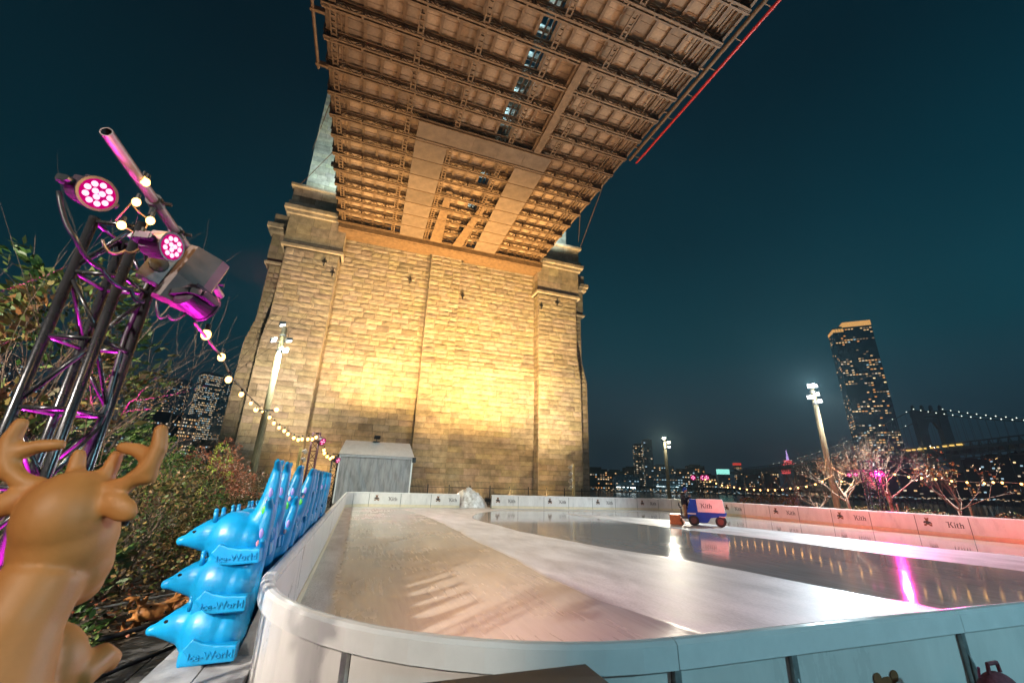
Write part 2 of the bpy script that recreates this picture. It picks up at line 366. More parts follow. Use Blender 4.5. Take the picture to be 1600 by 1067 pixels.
bear_me = bear_mesh(.55, M_bear)
sw = MB()
for e in ((0, .04, .19, .15, 0), (-.22, .07, .07, .1, -.5), (.23, .04, .07, .1, .75)): sw.prism([(a*.55, b*.55) for a, b in ngon(*e[:4], 14, e[4])], -.012, 0)
sweat_me = sw.mesh('emblem_jumper', M_ink)
word_me = wordmark(.27, M_ink)
def emblem(panel, cx, cy, ux, uy, nx, ny, z, w):
    # ux,uy reads left-to-right for a viewer on the side that (nx,ny) faces
    a = math.atan2(uy, ux)
    for me, d, dz, o in ((bear_me, -.27*w, .02, .006), (sweat_me, -.27*w, .02, .006), (word_me, .26*w, .0, .006)):
        obj(me.name, me, panel, (cx+ux*d+nx*o, cy+uy*d+ny*o, z+dz), (0, 0, a))
def panel(p0, p1, n, logo=False, curve=None, pw=None, outlogo=False):
    if curve: pts, nr = curve
    else: pts = [p0, p1]; nr = [n, n]
    mb = MB(); sweep(mb, pts, nr, .20, .985, 0, -.035)
    P = mb.build('panel', M_white, barrier)
    k = MB(); sweep(k, pts, nr, -.01, .192, .012, -.03); k.build('kick_plate', M_kick, P)
    if not curve:
        dx, dy = p1[0]-p0[0], p1[1]-p0[1]; L = math.hypot(dx, dy); cx, cy = (p0[0]+p1[0])/2, (p0[1]+p1[1])/2
        if logo: emblem(P, cx, cy, -n[1], n[0], n[0], n[1], .60, L)
        if outlogo:
            a = math.atan2(dy, dx)
            obj('bear_emblem', bear_me, P, (cx-.04, cy-.04, .44), None, (1.2, 1, 1.2)); obj('emblem_jumper', sweat_me, P, (cx-.04, cy-.04, .44), None, (1.2, 1, 1.2))
def post(x, y, n):
    mb = MB(); a = math.atan2(n[1], n[0]); R = Matrix.Translation((x, y, 0)) @ Matrix.Rotation(a, 4, 'Z')
    mb.box((-.068, -.022, -.02), (-.036, .022, .98), M=R)
    vs = [(-.068, -.006, 0), (-.30, -.006, 0), (-.068, -.006, .8), (-.068, .006, 0), (-.30, .006, 0), (-.068, .006, .8)]
    mb.add([R @ Vector(v) for v in vs], [(0, 1, 2), (5, 4, 3), (0, 3, 4, 1), (1, 4, 5, 2), (2, 5, 3, 0)])
    mb.build('post', M_frame, barrier)
    MB().box((-.04, -.016, .0), (-.002, .016, .986), M=R).build('seam_strip', M_dark, barrier)
def run(pts, n, first_logo=True, skip=None, outlogo=()):
    lg = first_logo
    for i in range(len(pts)-1):
        a, b = pts[i], pts[i+1]
        d = Vector((b[0]-a[0], b[1]-a[1])).normalized()*.016
        if skip == i: lg = True; continue
        panel((a[0]+d.x, a[1]+d.y), (b[0]-d.x, b[1]-d.y), n, logo=lg, outlogo=i in outlogo); lg = None if lg is None else not lg
        post(a[0], a[1], n)
    post(pts[-1][0], pts[-1][1], n)
bx = [RX0+RR+2.4*k for k in range(4)]+[10.95+2.43*k for k in range(8)]
bx[-1] = RX1-RR
run([(x, RY1) for x in bx], (0, -1), True, skip=3)
ry = [RY1-RR-2.29*k for k in range(14)]; ry[-1] = RY0+RN
run([(RX1, y) for y in ry], (-1, 0), True)
ly = [RY0+RN+2.27*k for k in range(14)]; ly[-1] = RY1-RR
run([(RX0, y) for y in ly], (1, 0), None)
nx_ = [RX0+RN]+[2.79+1.77*k for k in range(14)]; nx_[-1] = RX1-RN
run([(x, RY0) for x in nx_], (0, 1), None, outlogo=(1,))
for cx, cy, a0, rad in CORN:
    for h in range(2):
        A = [math.radians(a0+45*h+.6+43.8*k/8) for k in range(9)]
        panel(None, None, None, curve=([(cx+rad*math.cos(a), cy+rad*math.sin(a)) for a in A], [(-math.cos(a), -math.sin(a)) for a in A]))
    am = math.radians(a0+45); post(cx+rad*math.cos(am), cy+rad*math.sin(am), (-math.cos(am), -math.sin(am)))
# cap rail : rounded section swept round, with the gap at the back gate
def caprail(pts, nr, name='cap_rail'):
    sec = [(.03, .985), (.035, 1.03), (.01, 1.065), (-.03, 1.075), (-.06, 1.07), (-.082, 1.05), (-.085, .93), (-.07, .925), (-.07, .985)]
    n = len(pts); m_ = len(sec); vs = []
    for (x, y), (ax, ay) in zip(pts, nr):
        for o, z in sec: vs.append((x+ax*o, y+ay*o, z))
    fs = [tuple(range(m_)), tuple(m_*(n-1)+k for k in reversed(range(m_)))]
    for i in range(n-1):
        for k in range(m_): k2 = (k+1) % m_; fs.append((i*m_+k, i*m_+m_+k, i*m_+m_+k2, i*m_+k2))
    o = MB().add(vs, fs).build(name, M_cap, barrier, smooth=False); return o
def straight_caps(pts, n, skip=None):
    for i in range(len(pts)-1):
        if i == skip: continue
        a, b = Vector(pts[i]), Vector(pts[i+1]); d = (b-a).normalized()*.003
        caprail([tuple(a+d), tuple(b-d)], [n, n])
straight_caps([(x, RY1) for x in bx], (0, -1), 3); straight_caps([(RX1, y) for y in ry[::2]+[ry[-1]]], (-1, 0)); straight_caps([(RX0, y) for y in ly[::2]+[ly[-1]]], (1, 0)); straight_caps([(x, RY0) for x in nx_[::2]+[nx_[-1]]], (0, 1))
for cx, cy, a0, rad in CORN:
    A = [math.radians(a0+.1+89.8*k/18) for k in range(19)]
    caprail([(cx+rad*math.cos(a), cy+rad*math.sin(a)) for a in A], [(-math.cos(a), -math.sin(a)) for a in A])

# ------------------------------------------------------------------ stone bridge tower
tower = thing('bridge_tower', 'massive sandstone suspension bridge tower with corner buttresses, flood-lit warm yellow', 'bridge tower', (7.3, 50, 0))
TX = 7.3
stones_part = []; stuffmb = MB()
def flare(z): return .34 if z < 15.6 else (.34*(1-(z-15.6)/3.2) if z < 18.8 else 0)
def stone(mb, fn, u0, u1, z0, z1, rough, tint):
    g = .014
    u0 += g; u1 -= g; z0 += g; z1 -= g
    nu, nz_ = 5, 3; vs = []; fs = []
    for j in range(nz_+1):
        for i in range(nu+1):
            u = u0+(u1-u0)*i/nu; z = z0+(z1-z0)*j/nz_
            e = i in (0, nu) or j in (0, nz_)
            d = U(-.006, .012) if e else U(.02, .02+rough)
            if not e: u += U(-.06, .06); z += U(-.05, .05)
            vs.append(fn(u, z, d))
    w = nu+1
    for j in range(nz_):
        for i in range(nu): fs.append((j*w+i, j*w+i+1, (j+1)*w+i+1, (j+1)*w+i))
    rim = [i for i in range(w)]+[w*j+nu for j in range(1, nz_+1)]+[w*nz_+i for i in range(nu-1, -1, -1)]+[w*j for j in range(nz_-1, 0, -1)]
    o = len(vs)
    for k in rim:
        u = u0 if k % w == 0 else (u1 if k % w == nu else u0+(u1-u0)*(k % w)/nu); z = z0+(z1-z0)*(k//w)/nz_
        vs.append(fn(u, z, -.09))
    for a in range(len(rim)):
        b = (a+1) % len(rim); fs.append((rim[a], o+a, o+b, rim[b]))
    mb.add(vs, fs, tint)
cand = []
def courses(fn, u0f, u1f, z0, z1, hmin, hmax, lmin, lmax, rough, prio=0, tone=1.0):
    z = z0
    while z < z1-.2:
        h = min(U(hmin, hmax), z1-z)
        if z1-z-h < .3: h = z1-z
        a, b = u0f(z), u1f(z); u = a
        while u < b-.05:
            l = U(lmin, lmax)
            if b-u-l < lmin*.6: l = b-u
            t = tone*(U(.8, 1.08) if rng.random() > .07 else U(.6, .78))
            tt = (t, t*U(.95, 1.03), t*U(.86, 1.06))
            cand.append((prio-abs(z-6), fn, u, u+l, z, z+h, rough*(.5 if z > 15 else .42), tt)); u += l
        z += h
c_ = lambda v: (lambda z: v)
def front(Y): return lambda u, z, d: (u, Y-flare(z)-d, z)
def side(X, s): return lambda u, z, d: (X+s*d+(0), u, z)
BXI, BXO = 13.0, 18.8       # buttress inner and outer half-widths
ZT = 30.9
# main walls
for s in (-1, 1):
    a, b = (TX-BXI, TX-2.0) if s < 0 else (TX+2.0, TX+BXI)
    courses(front(50), c_(a), c_(b), .2, ZT, .55, .74, 1.0, 2.3, .10, prio=100)
courses(front(49.3), c_(TX-2.0), c_(TX+2.0), .2, ZT, .55, .74, 1.0, 1.9, .10, prio=100)
for s in (-1, 1):
    fn = lambda u, z, d, s=s: (TX+s*(2.0)+s*d*.5, u-flare(z), z)
    courses(fn, c_(49.28), c_(49.98), .2, ZT, .55, .74, .6, .7, .03)
# buttress fronts
for s in (-1, 1):
    def fb(u, z, d, s=s): return (TX+s*u, 48.5-flare(z)-d, z)
    courses(fb, c_(BXI), lambda z: BXO+flare(z)*.8, .2, 27.3, .55, .74, 1.0, 2.3, .10, prio=60)
    fi = lambda u, z, d, s=s: (TX+s*(BXI)-s*d, u-flare(z), z)       # inner cheek
    courses(fi, c_(48.45), c_(50.0), .2, 27.3, .55, .74, .6, .9, .08)
    # set-back outer corner, its shade put into a darker stone tone
    def fo(u, z, d, s=s): return (TX+s*u, 50.4-flare(z)-d, z)
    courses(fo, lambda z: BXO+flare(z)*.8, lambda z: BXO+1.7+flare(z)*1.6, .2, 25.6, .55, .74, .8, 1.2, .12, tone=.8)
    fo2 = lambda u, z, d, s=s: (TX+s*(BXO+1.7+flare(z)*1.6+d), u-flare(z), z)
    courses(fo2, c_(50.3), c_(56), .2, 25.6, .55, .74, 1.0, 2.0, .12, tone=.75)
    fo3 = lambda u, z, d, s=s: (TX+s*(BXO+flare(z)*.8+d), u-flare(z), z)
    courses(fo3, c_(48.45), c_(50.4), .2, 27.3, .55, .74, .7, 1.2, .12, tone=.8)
    # smooth capital blocks
    def fc(u, z, d, s=s): return (TX+s*u, 48.25-d*.3, z)
    courses(fc, c_(BXI-.25), c_(BXO+.35), 28.1, 31.6, 1.0, 1.25, 1.4, 2.2, .04)
    fci = lambda u, z, d, s=s: (TX+s*(BXI-.25)-s*d*.3, u, z)
    courses(fci, c_(48.2), c_(50.6), 28.1, 31.6, 1.0, 1.25, .9, 1.3, .03)
    def ft(u, z, d, s=s): return (TX+s*u, 48.3-d*.3, z)
    courses(ft, c_(BXI-.35), c_(BXO+.55), 33.3, 35.4, .9, 1.1, 1.4, 2.4, .05)
    fti = lambda u, z, d, s=s: (TX+s*(BXI-.35)-s*d*.3, u, z)
    courses(fti, c_(48.3), c_(52), 33.3, 35.4, .9, 1.1, .9, 1.4, .04)
    fs_ = lambda u, z, d, s=s: (TX+s*u, 50.2-d*.3, z)
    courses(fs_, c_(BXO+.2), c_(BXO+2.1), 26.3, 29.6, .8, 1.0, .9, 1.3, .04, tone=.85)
    # upper shaft
    fu = lambda u, z, d, s=s: (TX+s*u, 51.5-d*.4, z)
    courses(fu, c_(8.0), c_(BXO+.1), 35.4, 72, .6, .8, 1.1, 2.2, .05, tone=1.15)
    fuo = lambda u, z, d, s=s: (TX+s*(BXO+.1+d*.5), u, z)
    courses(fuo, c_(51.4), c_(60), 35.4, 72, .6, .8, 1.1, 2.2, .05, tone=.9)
cand.sort(key=lambda c: -c[0])
big = [c for c in cand if c[0] > 40 and 2.2 < c[4] and not (c[2] < 5.0 and c[4] < 4.6 and c[2] > -3 and c[0] > 80)][:300]
ids = set(id(c) for c in big)
for c in cand:
    if id(c) in ids:
        mb = MB(); stone(mb, *c[1:]); mb.v = [(x-7.3, y-50, z) for x, y, z in mb.v]; mb.build('stone_block', M_stone, tower)
    else: stone(stuffmb, *c[1:])
stuffmb.v = [(x-7.3, y-50, z) for x, y, z in stuffmb.v]
tag(stuffmb.build('stone_courses', M_stone, tower), kind='stuff')
# solid core and moulded bands (local coordinates: x from TX, y from 50)
core = MB()
core.box((-BXI-1, .06, -.2), (BXI+1, 16, ZT)); core.box((-1.97, -.64, -.2), (1.97, .3, ZT-.01))
core.box((-BXI-1, -.27, -.2), (BXI+1, .5, 15.5)); core.box((-1.96, -.98, -.2), (1.96, .3, 15.49))
for s in (-1, 1):
    core.box((s*(BXI+.06), -1.44, -.2), (s*(BXO-.06), 16, 27.25)); core.box((s*(BXI+.07), -1.77, -.2), (s*(BXO+.20), 1, 15.48))
    core.box((s*(BXO-.5), .46, -.2), (s*(BXO+1.64), 15.5, 25.5)); core.box((s*(BXO-.5), .13, -.2), (s*(BXO+2.16), 15.5, 15.47))
    core.box((s*(BXI-.17), -1.69, 27.3), (s*(BXO+.28), 3, 35.35)); core.box((s*(BXO-.3), .26, 25.5), (s*(BXO+2.03), 14, 29.5))
    core.box((s*8.05, 1.56, 30), (s*(BXO+.04), 10, 72))
core.build('core_masonry', M_core, tower)
bands = []
for s in (-1, 1):
    for (u0, u1, y0, y1, z0, z1, nm) in (
        (BXI-.45, BXO+.5, -2.0, 3, 27.3, 27.72, 'string_course'), (BXI-.32, BXO+.4, -1.86, 3, 27.74, 28.08, 'string_course'),
        (BXI-.55, BXO+.65, -2.05, 3.2, 31.62, 32.05, 'cornice'), (BXI-.85, BXO+.95, -2.4, 3.4, 32.07, 32.62, 'cornice'), (BXI-.6, BXO+.7, -2.1, 3.3, 32.64, 33.28, 'cornice'),
        (BXI-.7, BXO+.85, -2.15, 3.3, 35.42, 35.8, 'cornice'),
        (BXO+.1, BXO+2.2, -.1, 14, 25.6, 25.9, 'string_course'), (BXO+.1, BXO+2.45, -.35, 14, 29.62, 30.1, 'cornice'), (BXO+.1, BXO+2.7, -.6, 14, 30.12, 30.75, 'cornice'), (BXO+.1, BXO+2.2, -.2, 14, 30.77, 32.2, 'cornice')):
        mb = MB(); L = u1-u0; n = max(1, round(L/1.5))
        ch = .06
        for k in range(n):
            a, b = s*(u0+L*k/n+.008), s*(u0+L*(k+1)/n-.008)
            a, b = min(a, b), max(a, b); t = U(.85, 1.1)
            pr = [(y0+ch, z0), (y0, z0+ch), (y0, z1-ch), (y0+ch, z1), (y1, z1), (y1, z0)]
            nn = len(pr); vs = [(a, y, z) for y, z in pr]+[(b, y, z) for y, z in pr]
            mb.add(vs, [tuple(range(nn)), tuple(range(2*nn-1, nn-1, -1))]+[(i, i+nn, (i+1) % nn+nn, (i+1) % nn) for i in range(nn)], t)
        mb.build(nm, M_stone, tower)
# iron wall anchors
for x, z in ((-14.5, 26.2), (-13.4, 25), (-4.4, 26.5), (2.6, 25.6), (13.4, 25.4), (15.8, 26.3)):
    yy = -1.6 if abs(x) > BXI else -.2
    MB().box((x-.05, yy-.08, z-.5), (x+.05, yy+.1, z+.5)).box((x-.25, yy-.06, z-.06), (x+.25, yy+.08, z+.06)).build('wall_anchor', M_black, tower)
# ------------------------------------------------------------------ bridge deck overhead
deck = thing('bridge_deck', 'rust-brown steel bridge deck seen from below with lattice floor beams and stringers', 'bridge deck', (6.6, 25, 31))
DX, DY, DZ = 6.6, 25, 31
DL, DR = -6.4-DX, 19.7-DX
YK = [3.24+2.29*k for k in range(20)]
# floor beam mesh, running along x
fb = MB()
for z, h in ((.0, .05), (.74, .05)):
    for dy in (-.13, .13): fb.box((DL, dy-.07, z), (DR, dy+.07, z+h))
for dy in (-.075, .075):
    fb.box((DL, dy-.012, .05), (DR, dy+.012, .17)); fb.box((DL, dy-.012, .63), (DR, dy+.012, .74))
for k in range(13): fb.box((DL+.5+k*2.0, -.20, -.014), (DL+.62+k*2.0, .20, -.001))
fbm = fb.mesh('floor_beam', M_steel)
lac = MB(); n = 40
for k in range(n):
    x0 = DL+(DR-DL)*k/n; x1 = DL+(DR-DL)*(k+1)/n; up = k % 2
    for dy in (-.10, .10): lac.bar((x0, dy, .1 if up else .7), (x1, dy, .7 if up else .1), .07, .03)
for k in range(0, n+1, 4): lac.box((DL+(DR-DL)*k/n-.05, -.13, .05), (DL+(DR-DL)*k/n+.05, .13, .74))
lacm = lac.mesh('lacing', M_steel2)
gusm = []
for s, x in ((-1, DL), (1, DR)):
    gusm.append(MB().add([(x, -.03, 0), (x-s*.9, -.03, 0), (x-s*.9, -.03, 1.3), (x, -.03, .7), (x, .03, 0), (x-s*.9, .03, 0), (x-s*.9, .03, 1.3), (x, .03, .7)], [(0, 1, 2, 3), (7, 6, 5, 4), (0, 4, 5, 1), (1, 5, 6, 2), (2, 6, 7, 3), (3, 7, 4, 0)]).mesh('end_gusset', M_steel2))
for y in YK:
    b = obj('floor_beam', fbm, deck, (0, y-DY, 0)); obj('lacing', lacm, b); [obj('end_gusset', g_, b) for g_ in gusm]
# ladder-like stringers below
lad = MB()
for dx in (-.17, .17): lad.box((dx-.05, 0, .10), (dx+.05, 2.29-.4, .22))
for k in range(5): lad.box((-.12, .05+k*.42, .115), (.12, .05+k*.42+.14, .205))
ladm = lad.mesh('stringer', M_steel)
for x in (-5.75, -.07, 4.0, 8.93, 13.05):
    for y in YK[:-1]: obj('stringer', ladm, deck, (x-DX, y-DY+.2, 0 if x > -5 else .1))
# joists + deck panels
cells = [-6.25+1.25*k for k in range(22)]
jm = MB(); jm.box((-.06, 0, .80), (.06, 50, .98)); jm.box((-.11, 0, .785), (.11, 50, .80)); jm = jm.mesh('joist', M_steel)
for x in cells: obj('joist', jm, deck, (x-DX, 0-DY, 0))
pan = MB(); pan.box((-.60, .02, .985), (.60, 2.27, 1.05))
for k in range(3): pan.box((-.60, .35+k*.7, .955), (.60, .41+k*.7, .985))
panm = pan.mesh('deck_panel', M_panel)
cnt = 0; restp = MB(); allp = []
for j, y in enumerate(YK[:-1]):
    for i in range(len(cells)-1):
        xc = (cells[i]+cells[i+1])/2
        if 4.1 < xc < 8.9: 
            if 7.5 < xc and j < 12: continue
            if 7.5 < xc and j % 2: continue
        allp.append(((xc-7)**2*.3+(y-28)**2, xc, y))
allp.sort()
for q_, xc, y in allp[:300]: obj('deck_panel', panm, deck, (xc-DX, y-DY, U(-.01, .01)))
for q_, xc, y in allp[300:]: restp.box((xc-DX-.6, y-DY+.02, .985), (xc-DX+.6, y-DY+2.27, 1.05))
tag(restp.build('outer_deck_panels', M_panel, deck), kind='stuff')
# central promenade framing seen through the open slot
pr = MB()
for y in YK:
    for k in range(6):
        x0 = 4.1+k*.8-DX; pr.bar((x0, y-DY, 1.0), (x0+.8, y-DY+.4, 1.9), .05); pr.bar((x0+.8, y-DY, 1.0), (x0, y-DY+1.2, 1.9), .05)
    pr.box((4-DX, y-DY-.08, 1.9), (9-DX, y-DY+.08, 2.1)); pr.bar((5.2-DX, y-DY, 1.2), (7.6-DX, y-DY+2.29, 1.2), .07); pr.bar((8.8-DX, y-DY, 1.3), (6.4-DX, y-DY+2.29, 1.3), .05)
for x in (4.6, 5.6, 6.3, 7.2, 8.2, 8.6): pr.box((x-DX-.06, -DY, 1.35), (x-DX+.06, 50-DY, 1.5))
pr.build('promenade_framing', M_steel2, deck)
wk = MB()
for k in range(44):
    if k % 5 in (1, 3): continue
    wk.box((3.9-DX, 1+k*1.1-DY, 3.2), (9.1-DX, 1+k*1.1-DY+U(.5, .95), 3.3))
wk.build('promenade_boards', mat('grey_boards', (.62, .66, .66), .7, vary=.3), deck)
tubes = MB()
for k, y in enumerate((12, 14.2, 16.4, 18.6, 20.8, 23, 25.2, 27.4, 35.5, 41)): tubes.box((7.9-DX, y-DY, 2.9), (8.05-DX, y-DY+1.3, 2.96))
tb = tubes.build('roadway_lamp', emat('cool_tube', (.55, .92, 1.0), 26), deck)
# soffit platforms
sm = MB().box((-1.43, .05, 0), (1.43, 2.24, .05)).mesh('soffit_panel', M_soffit)
for j in range(11, 19):
    for x in (2.2, 11.7): obj('soffit_panel', sm, deck, (x-DX, YK[j]-DY, -.07))
lipm = MB().box((-1.45, -.04, -.05), (1.45, .04, .04)).mesh('soffit_lip', M_steel)
for j in range(11, 20):
    for x in (2.2, 11.7): obj('soffit_lip', lipm, deck, (x-DX, YK[j]-DY, -.07))
for k in range(5):
    MB().box((.8-DX+2.46*k+.01, 28.45-DY, -.12), (.8-DX+2.46*(k+1)-.01, 30.3-DY, -.06)).build('platform_panel', M_soffit, deck)
pl = MB(); pl.box((.75-DX, 28.36-DY, -.2), (13.15-DX, 28.44-DY, .0)); pl.box((.75-DX, 30.31-DY, -.2), (13.15-DX, 30.39-DY, .0)); pl.build('platform_edge', M_steel, deck)
# long edge members and pipes
em = MB()
for x, z in ((-6.25, .85), (-5.7, .7), (-5.35, .85), (19.5, .85), (19.05, .6), (18.7, .75), (18.3, .6)): em.box((x-DX-.05, -DY, z), (x-DX+.05, 49-DY, z+.14))
em.build('edge_rail', M_steel, deck)
rl = MB()
for s, x in ((-1, -6.5), (1, 19.8)):
    for z in (1.4, 1.9, 2.4): rl.tube([(x-DX, 2-DY, z), (x-DX, 49-DY, z)], .03, 6)
    for k in range(20): rl.box((x-DX-.05, YK[k]-DY-.05, .7), (x-DX+.05, YK[k]-DY+.05, 2.5))
rl.build('edge_railing', M_steel2, deck)
pp = MB().tube([(20.05-DX, -4-DY, .05), (20.05-DX, 26-DY, .05)], .14, 12)
for k in range(7): pp.box((19.6-DX, .5+k*4-DY, .12), (20.2-DX, .62+k*4-DY, .24))
pp.build('service_pipe', M_steel, deck, smooth=False)
M_red = mat('red_paint_glow', (.55, .02, .018), .45, vary=.2, scale=3, emit=(.9, .03, .02), estr=.06)  # faint emission stands in for light falling on the red conduit
rp_ = MB().tube([(20.85-DX, -4-DY, .05), (20.85-DX, 26.1-DY, .05)], .10, 10)
for k in range(22): rp_.tube([(20.85-DX, -3.2+k*1.35-DY, .05), (20.85-DX, -3.1+k*1.35-DY, .05)], .12, 10)
rpo = rp_.build('red_conduit', M_red, deck)
hb = MB()
for k in range(12): hb.bar((20.05-DX, .2+k*2.3-DY, .15), (20.85-DX, .2+k*2.3-DY, .12), .06)
hb.build('conduit_bracket', M_steel, deck)
lp = MB().tube([(-6.95-DX, -4-DY, .05), (-6.95-DX, 26.5-DY, .05)], .11, 10)
for k in range(7): lp.box((-7.1-DX, 2+k*4-DY, -.1), (-6.2-DX, 2.2+k*4-DY, .25))
lp.build('left_service_pipe', M_steel, deck)
# end girder against the tower
eg = MB(); eg.box((-6.3-DX, 47.2-DY, -.45), (20.3-DX, 47.5-DY, .5)); eg.box((-6.3-DX, 47.5-DY, -.5), (20.3-DX, 49.25-DY, -.4)); eg.box((-6.25-DX, 49.1-DY, -.42), (5.0-DX, 49.9-DY, .6)); eg.box((9.6-DX, 49.1-DY, -.42), (20.2-DX, 49.9-DY, .6))
for k in range(18): eg.box((-6.2-DX+1.5*k, 47.14-DY, -.44), (-6.08-DX+1.5*k, 47.2-DY, .49))
eg.build('end_girder', M_steel, deck)
er = MB()
for x0, x1 in ((-6.2, .6), (4.0, 10), (13.3, 20.1)):
    for z in (-.1, .25, .6): er.tube([(x0-DX, 46.7-DY, z), (x1-DX, 46.7-DY, z)], .03, 6)
    for k in range(6): er.tube([(x0+(x1-x0)*k/5-DX, 46.7-DY, -.3), (x0+(x1-x0)*k/5-DX, 46.7-DY, .7)], .03, 6)
er.build('access_railing', M_steel, deck)
for x in (4.8, 9.0):
    MB().add([(x-DX, 37-DY, .3), (x-DX+.6, 37-DY, .3), (x-DX+(1.2 if x < 6 else -.4), 46.5-DY, -.2), (x-DX+(-.3 if x < 6 else -1.6), 46.5-DY, -.2), (x-DX, 37-DY, .36), (x-DX+.6, 37-DY, .36), (x-DX+(1.2 if x < 6 else -.4), 46.5-DY, -.14), (x-DX+(-.3 if x < 6 else -1.6), 46.5-DY, -.14)],
             [(3, 2, 1, 0), (4, 5, 6, 7), (0, 1, 5, 4), (1, 2, 6, 5), (2, 3, 7, 6), (3, 0, 4, 7)]).build('diagonal_strut', M_steel, deck)
bm_ = MB().box((11.2-DX, 19-DY, -.1), (11.75-DX, 28.3-DY, .1)); bm_.box((11.0-DX, 19-DY, .1), (11.95-DX, 28.3-DY, .14)); bm_.build('walkway_beam', M_steel, deck)
# stays to the right of the deck
for (a, b, lb) in (((945, 283), (906, 388), 'thin steel stay cable slanting from deck edge down to buttress top'), ((907, 325), (904, 378), 'thin upright steel hanger close beside the buttress top')):
    A = PZ(*a, 31.6); B = PY(*b, 48.2)
    tag(MB().tube([A, B], .035, 6).build('stay_cable', M_steel2), lb, 'cable', 'stays beside the tower')
for (a, b, lb) in (((520, 150), (488, 235), 'thin cable crossing the pale upper shaft of the tower'), ((523, 235), (470, 288), 'slack cable hanging to the shaded buttress cornice')):
    A = PZ(*a, 31.4); B = PY(*b, 50.5 if b[0] > 480 else 48.0)
    tag(MB().tube([A, B], .03, 6).build('guy_cable', M_steel2), lb, 'cable', 'cables on the upper tower')

# ------------------------------------------------------------------ flood lights of the bridge
M_flood = emat('flood_face', (1, .93, .75), 14); M_floodc = emat('flood_face_cool', (.85, .95, 1), 45)
WARM = (1.0, .59, .21); AMB = (1.0, .59, .34)
def uplight(loc, tgt, w, ang, lab, col=WARM, blend=.7):
    t = thing('ground_floodlight', lab, 'floodlight', loc, 0, 'floodlights at the foot of the tower')
    MB().box((-.3, -.22, .0), (.3, .22, .06)).box((-.04, -.04, .06), (.04, .04, .3)).build('base', M_black, t)
    d = (Vector(tgt)-Vector(loc)).normalized(); R = d.to_track_quat('Z', 'Y').to_matrix().to_4x4(); R.translation = Vector((0, 0, .45))
    MB().box((-.28, -.2, -.12), (.28, .2, .08), M=R).build('housing', M_black, t)
    MB().box((-.24, -.16, .082), (.24, .16, .09), M=R).build('lens', M_flood, t)
    spot('flood_beam', Vector(loc)+Vector((0, 0, .45))+d*.2, tgt, w, col, ang, blend, .25, t)
uplight((1.2, 42.6, 5.42), (-.4, 50, 30), 31000, 112, 'floodlight on the tent roof aimed up the nearest wall bay', blend=1)
uplight((13.8, 38.6, 0), (13.4, 50, 29), 88000, 82, 'ground floodlight before the fence aimed up the wall bay beyond the snow heap', blend=1)
uplight((7.9, 39.0, 0), (8.0, 50, 27), 34000, 84, 'ground floodlight behind the snow heap', blend=1)
for k, (x_, lb) in enumerate(((8.6, 'nearest the snow heap'), (12.8, 'second from the snow heap'), (17.0, 'third from the snow heap'), (21.2, 'nearest the riverside buttress'))):
    uplight((x_, 43.6, 0), (x_, 50, 6.5), 1000, 140, 'added low floodlight before the iron fence, '+lb, blend=1)  # wall-wash lamps added to fill the dark lower wall
uplight((-4.6, 44.6, 0), (-3.5, 50, 7), 2600, 140, 'low ground floodlight beside the yellow mast', blend=1)
uplight((-7.6, 35.0, 0), (-8.8, 49, 24), 34000, 90, 'ground floodlight among the shrubs before the shaded buttress', (1, .78, .5), blend=1)
uplight((19.4, 37.5, 0), (23.3, 49, 24), 40000, 90, 'ground floodlight in front of the riverside buttress', (1, .72, .38), blend=1)
uplight((8.0, 37.6, 0), (7, 30, 31), 8000, 130, 'added floodlight just outside the gate aimed up at the deck', AMB, .9)  # this and the next two are added to brighten the deck underside
uplight((-2.6, 18.5, 0), (1, 20, 31), 13000, 84, 'added floodlight behind the dolphin stacks aimed up at the deck', AMB, .9)
uplight((31.5, 21, 0), (14, 20, 31), 16000, 90, 'added floodlight outside the emblem boards aimed up at the deck', AMB, .9)
for L0, aim, lb in (((-6.7, 38.5, 32.3), (-9.4, 51.5, 48), 'cool white floodlight on the deck railing toward the shaded buttress'), ((20.0, 40, 32.3), (24, 51.5, 46), 'cool white floodlight on the deck railing toward the riverside buttress')):
    t = thing('railing_floodlight', lb, 'floodlight', L0, 0, 'floodlights on the deck railing')
    MB().box((-.2, -.15, -.2), (.2, .15, .2)).build('housing', M_black, t)
    spot('flood_beam', Vector(L0)+Vector((-.35 if L0[0] < 0 else .35, .3, .3)), aim, 14000, (.66, .95, 1.0), 75, .8, .2, t)
for s, lb in ((-1, 'shaded'), (1, 'riverside')):
    L0 = (TX+s*15.5, 48.7, 36.0)
    t = thing('cornice_floodlight', 'cool white floodlight on the %s buttress cornice lighting the upper shaft' % lb, 'floodlight', L0, 0, 'floodlights on the cornices')
    MB().box((-.3, -.2, -.2), (.3, .2, .2)).build('housing', M_black, t)
    spot('flood_beam', Vector(L0)+Vector((0, .3, .4)), (TX+s*14.5, 51.5, 50), 1200, (.70, .96, 1.0), 120, .6, .2, t)

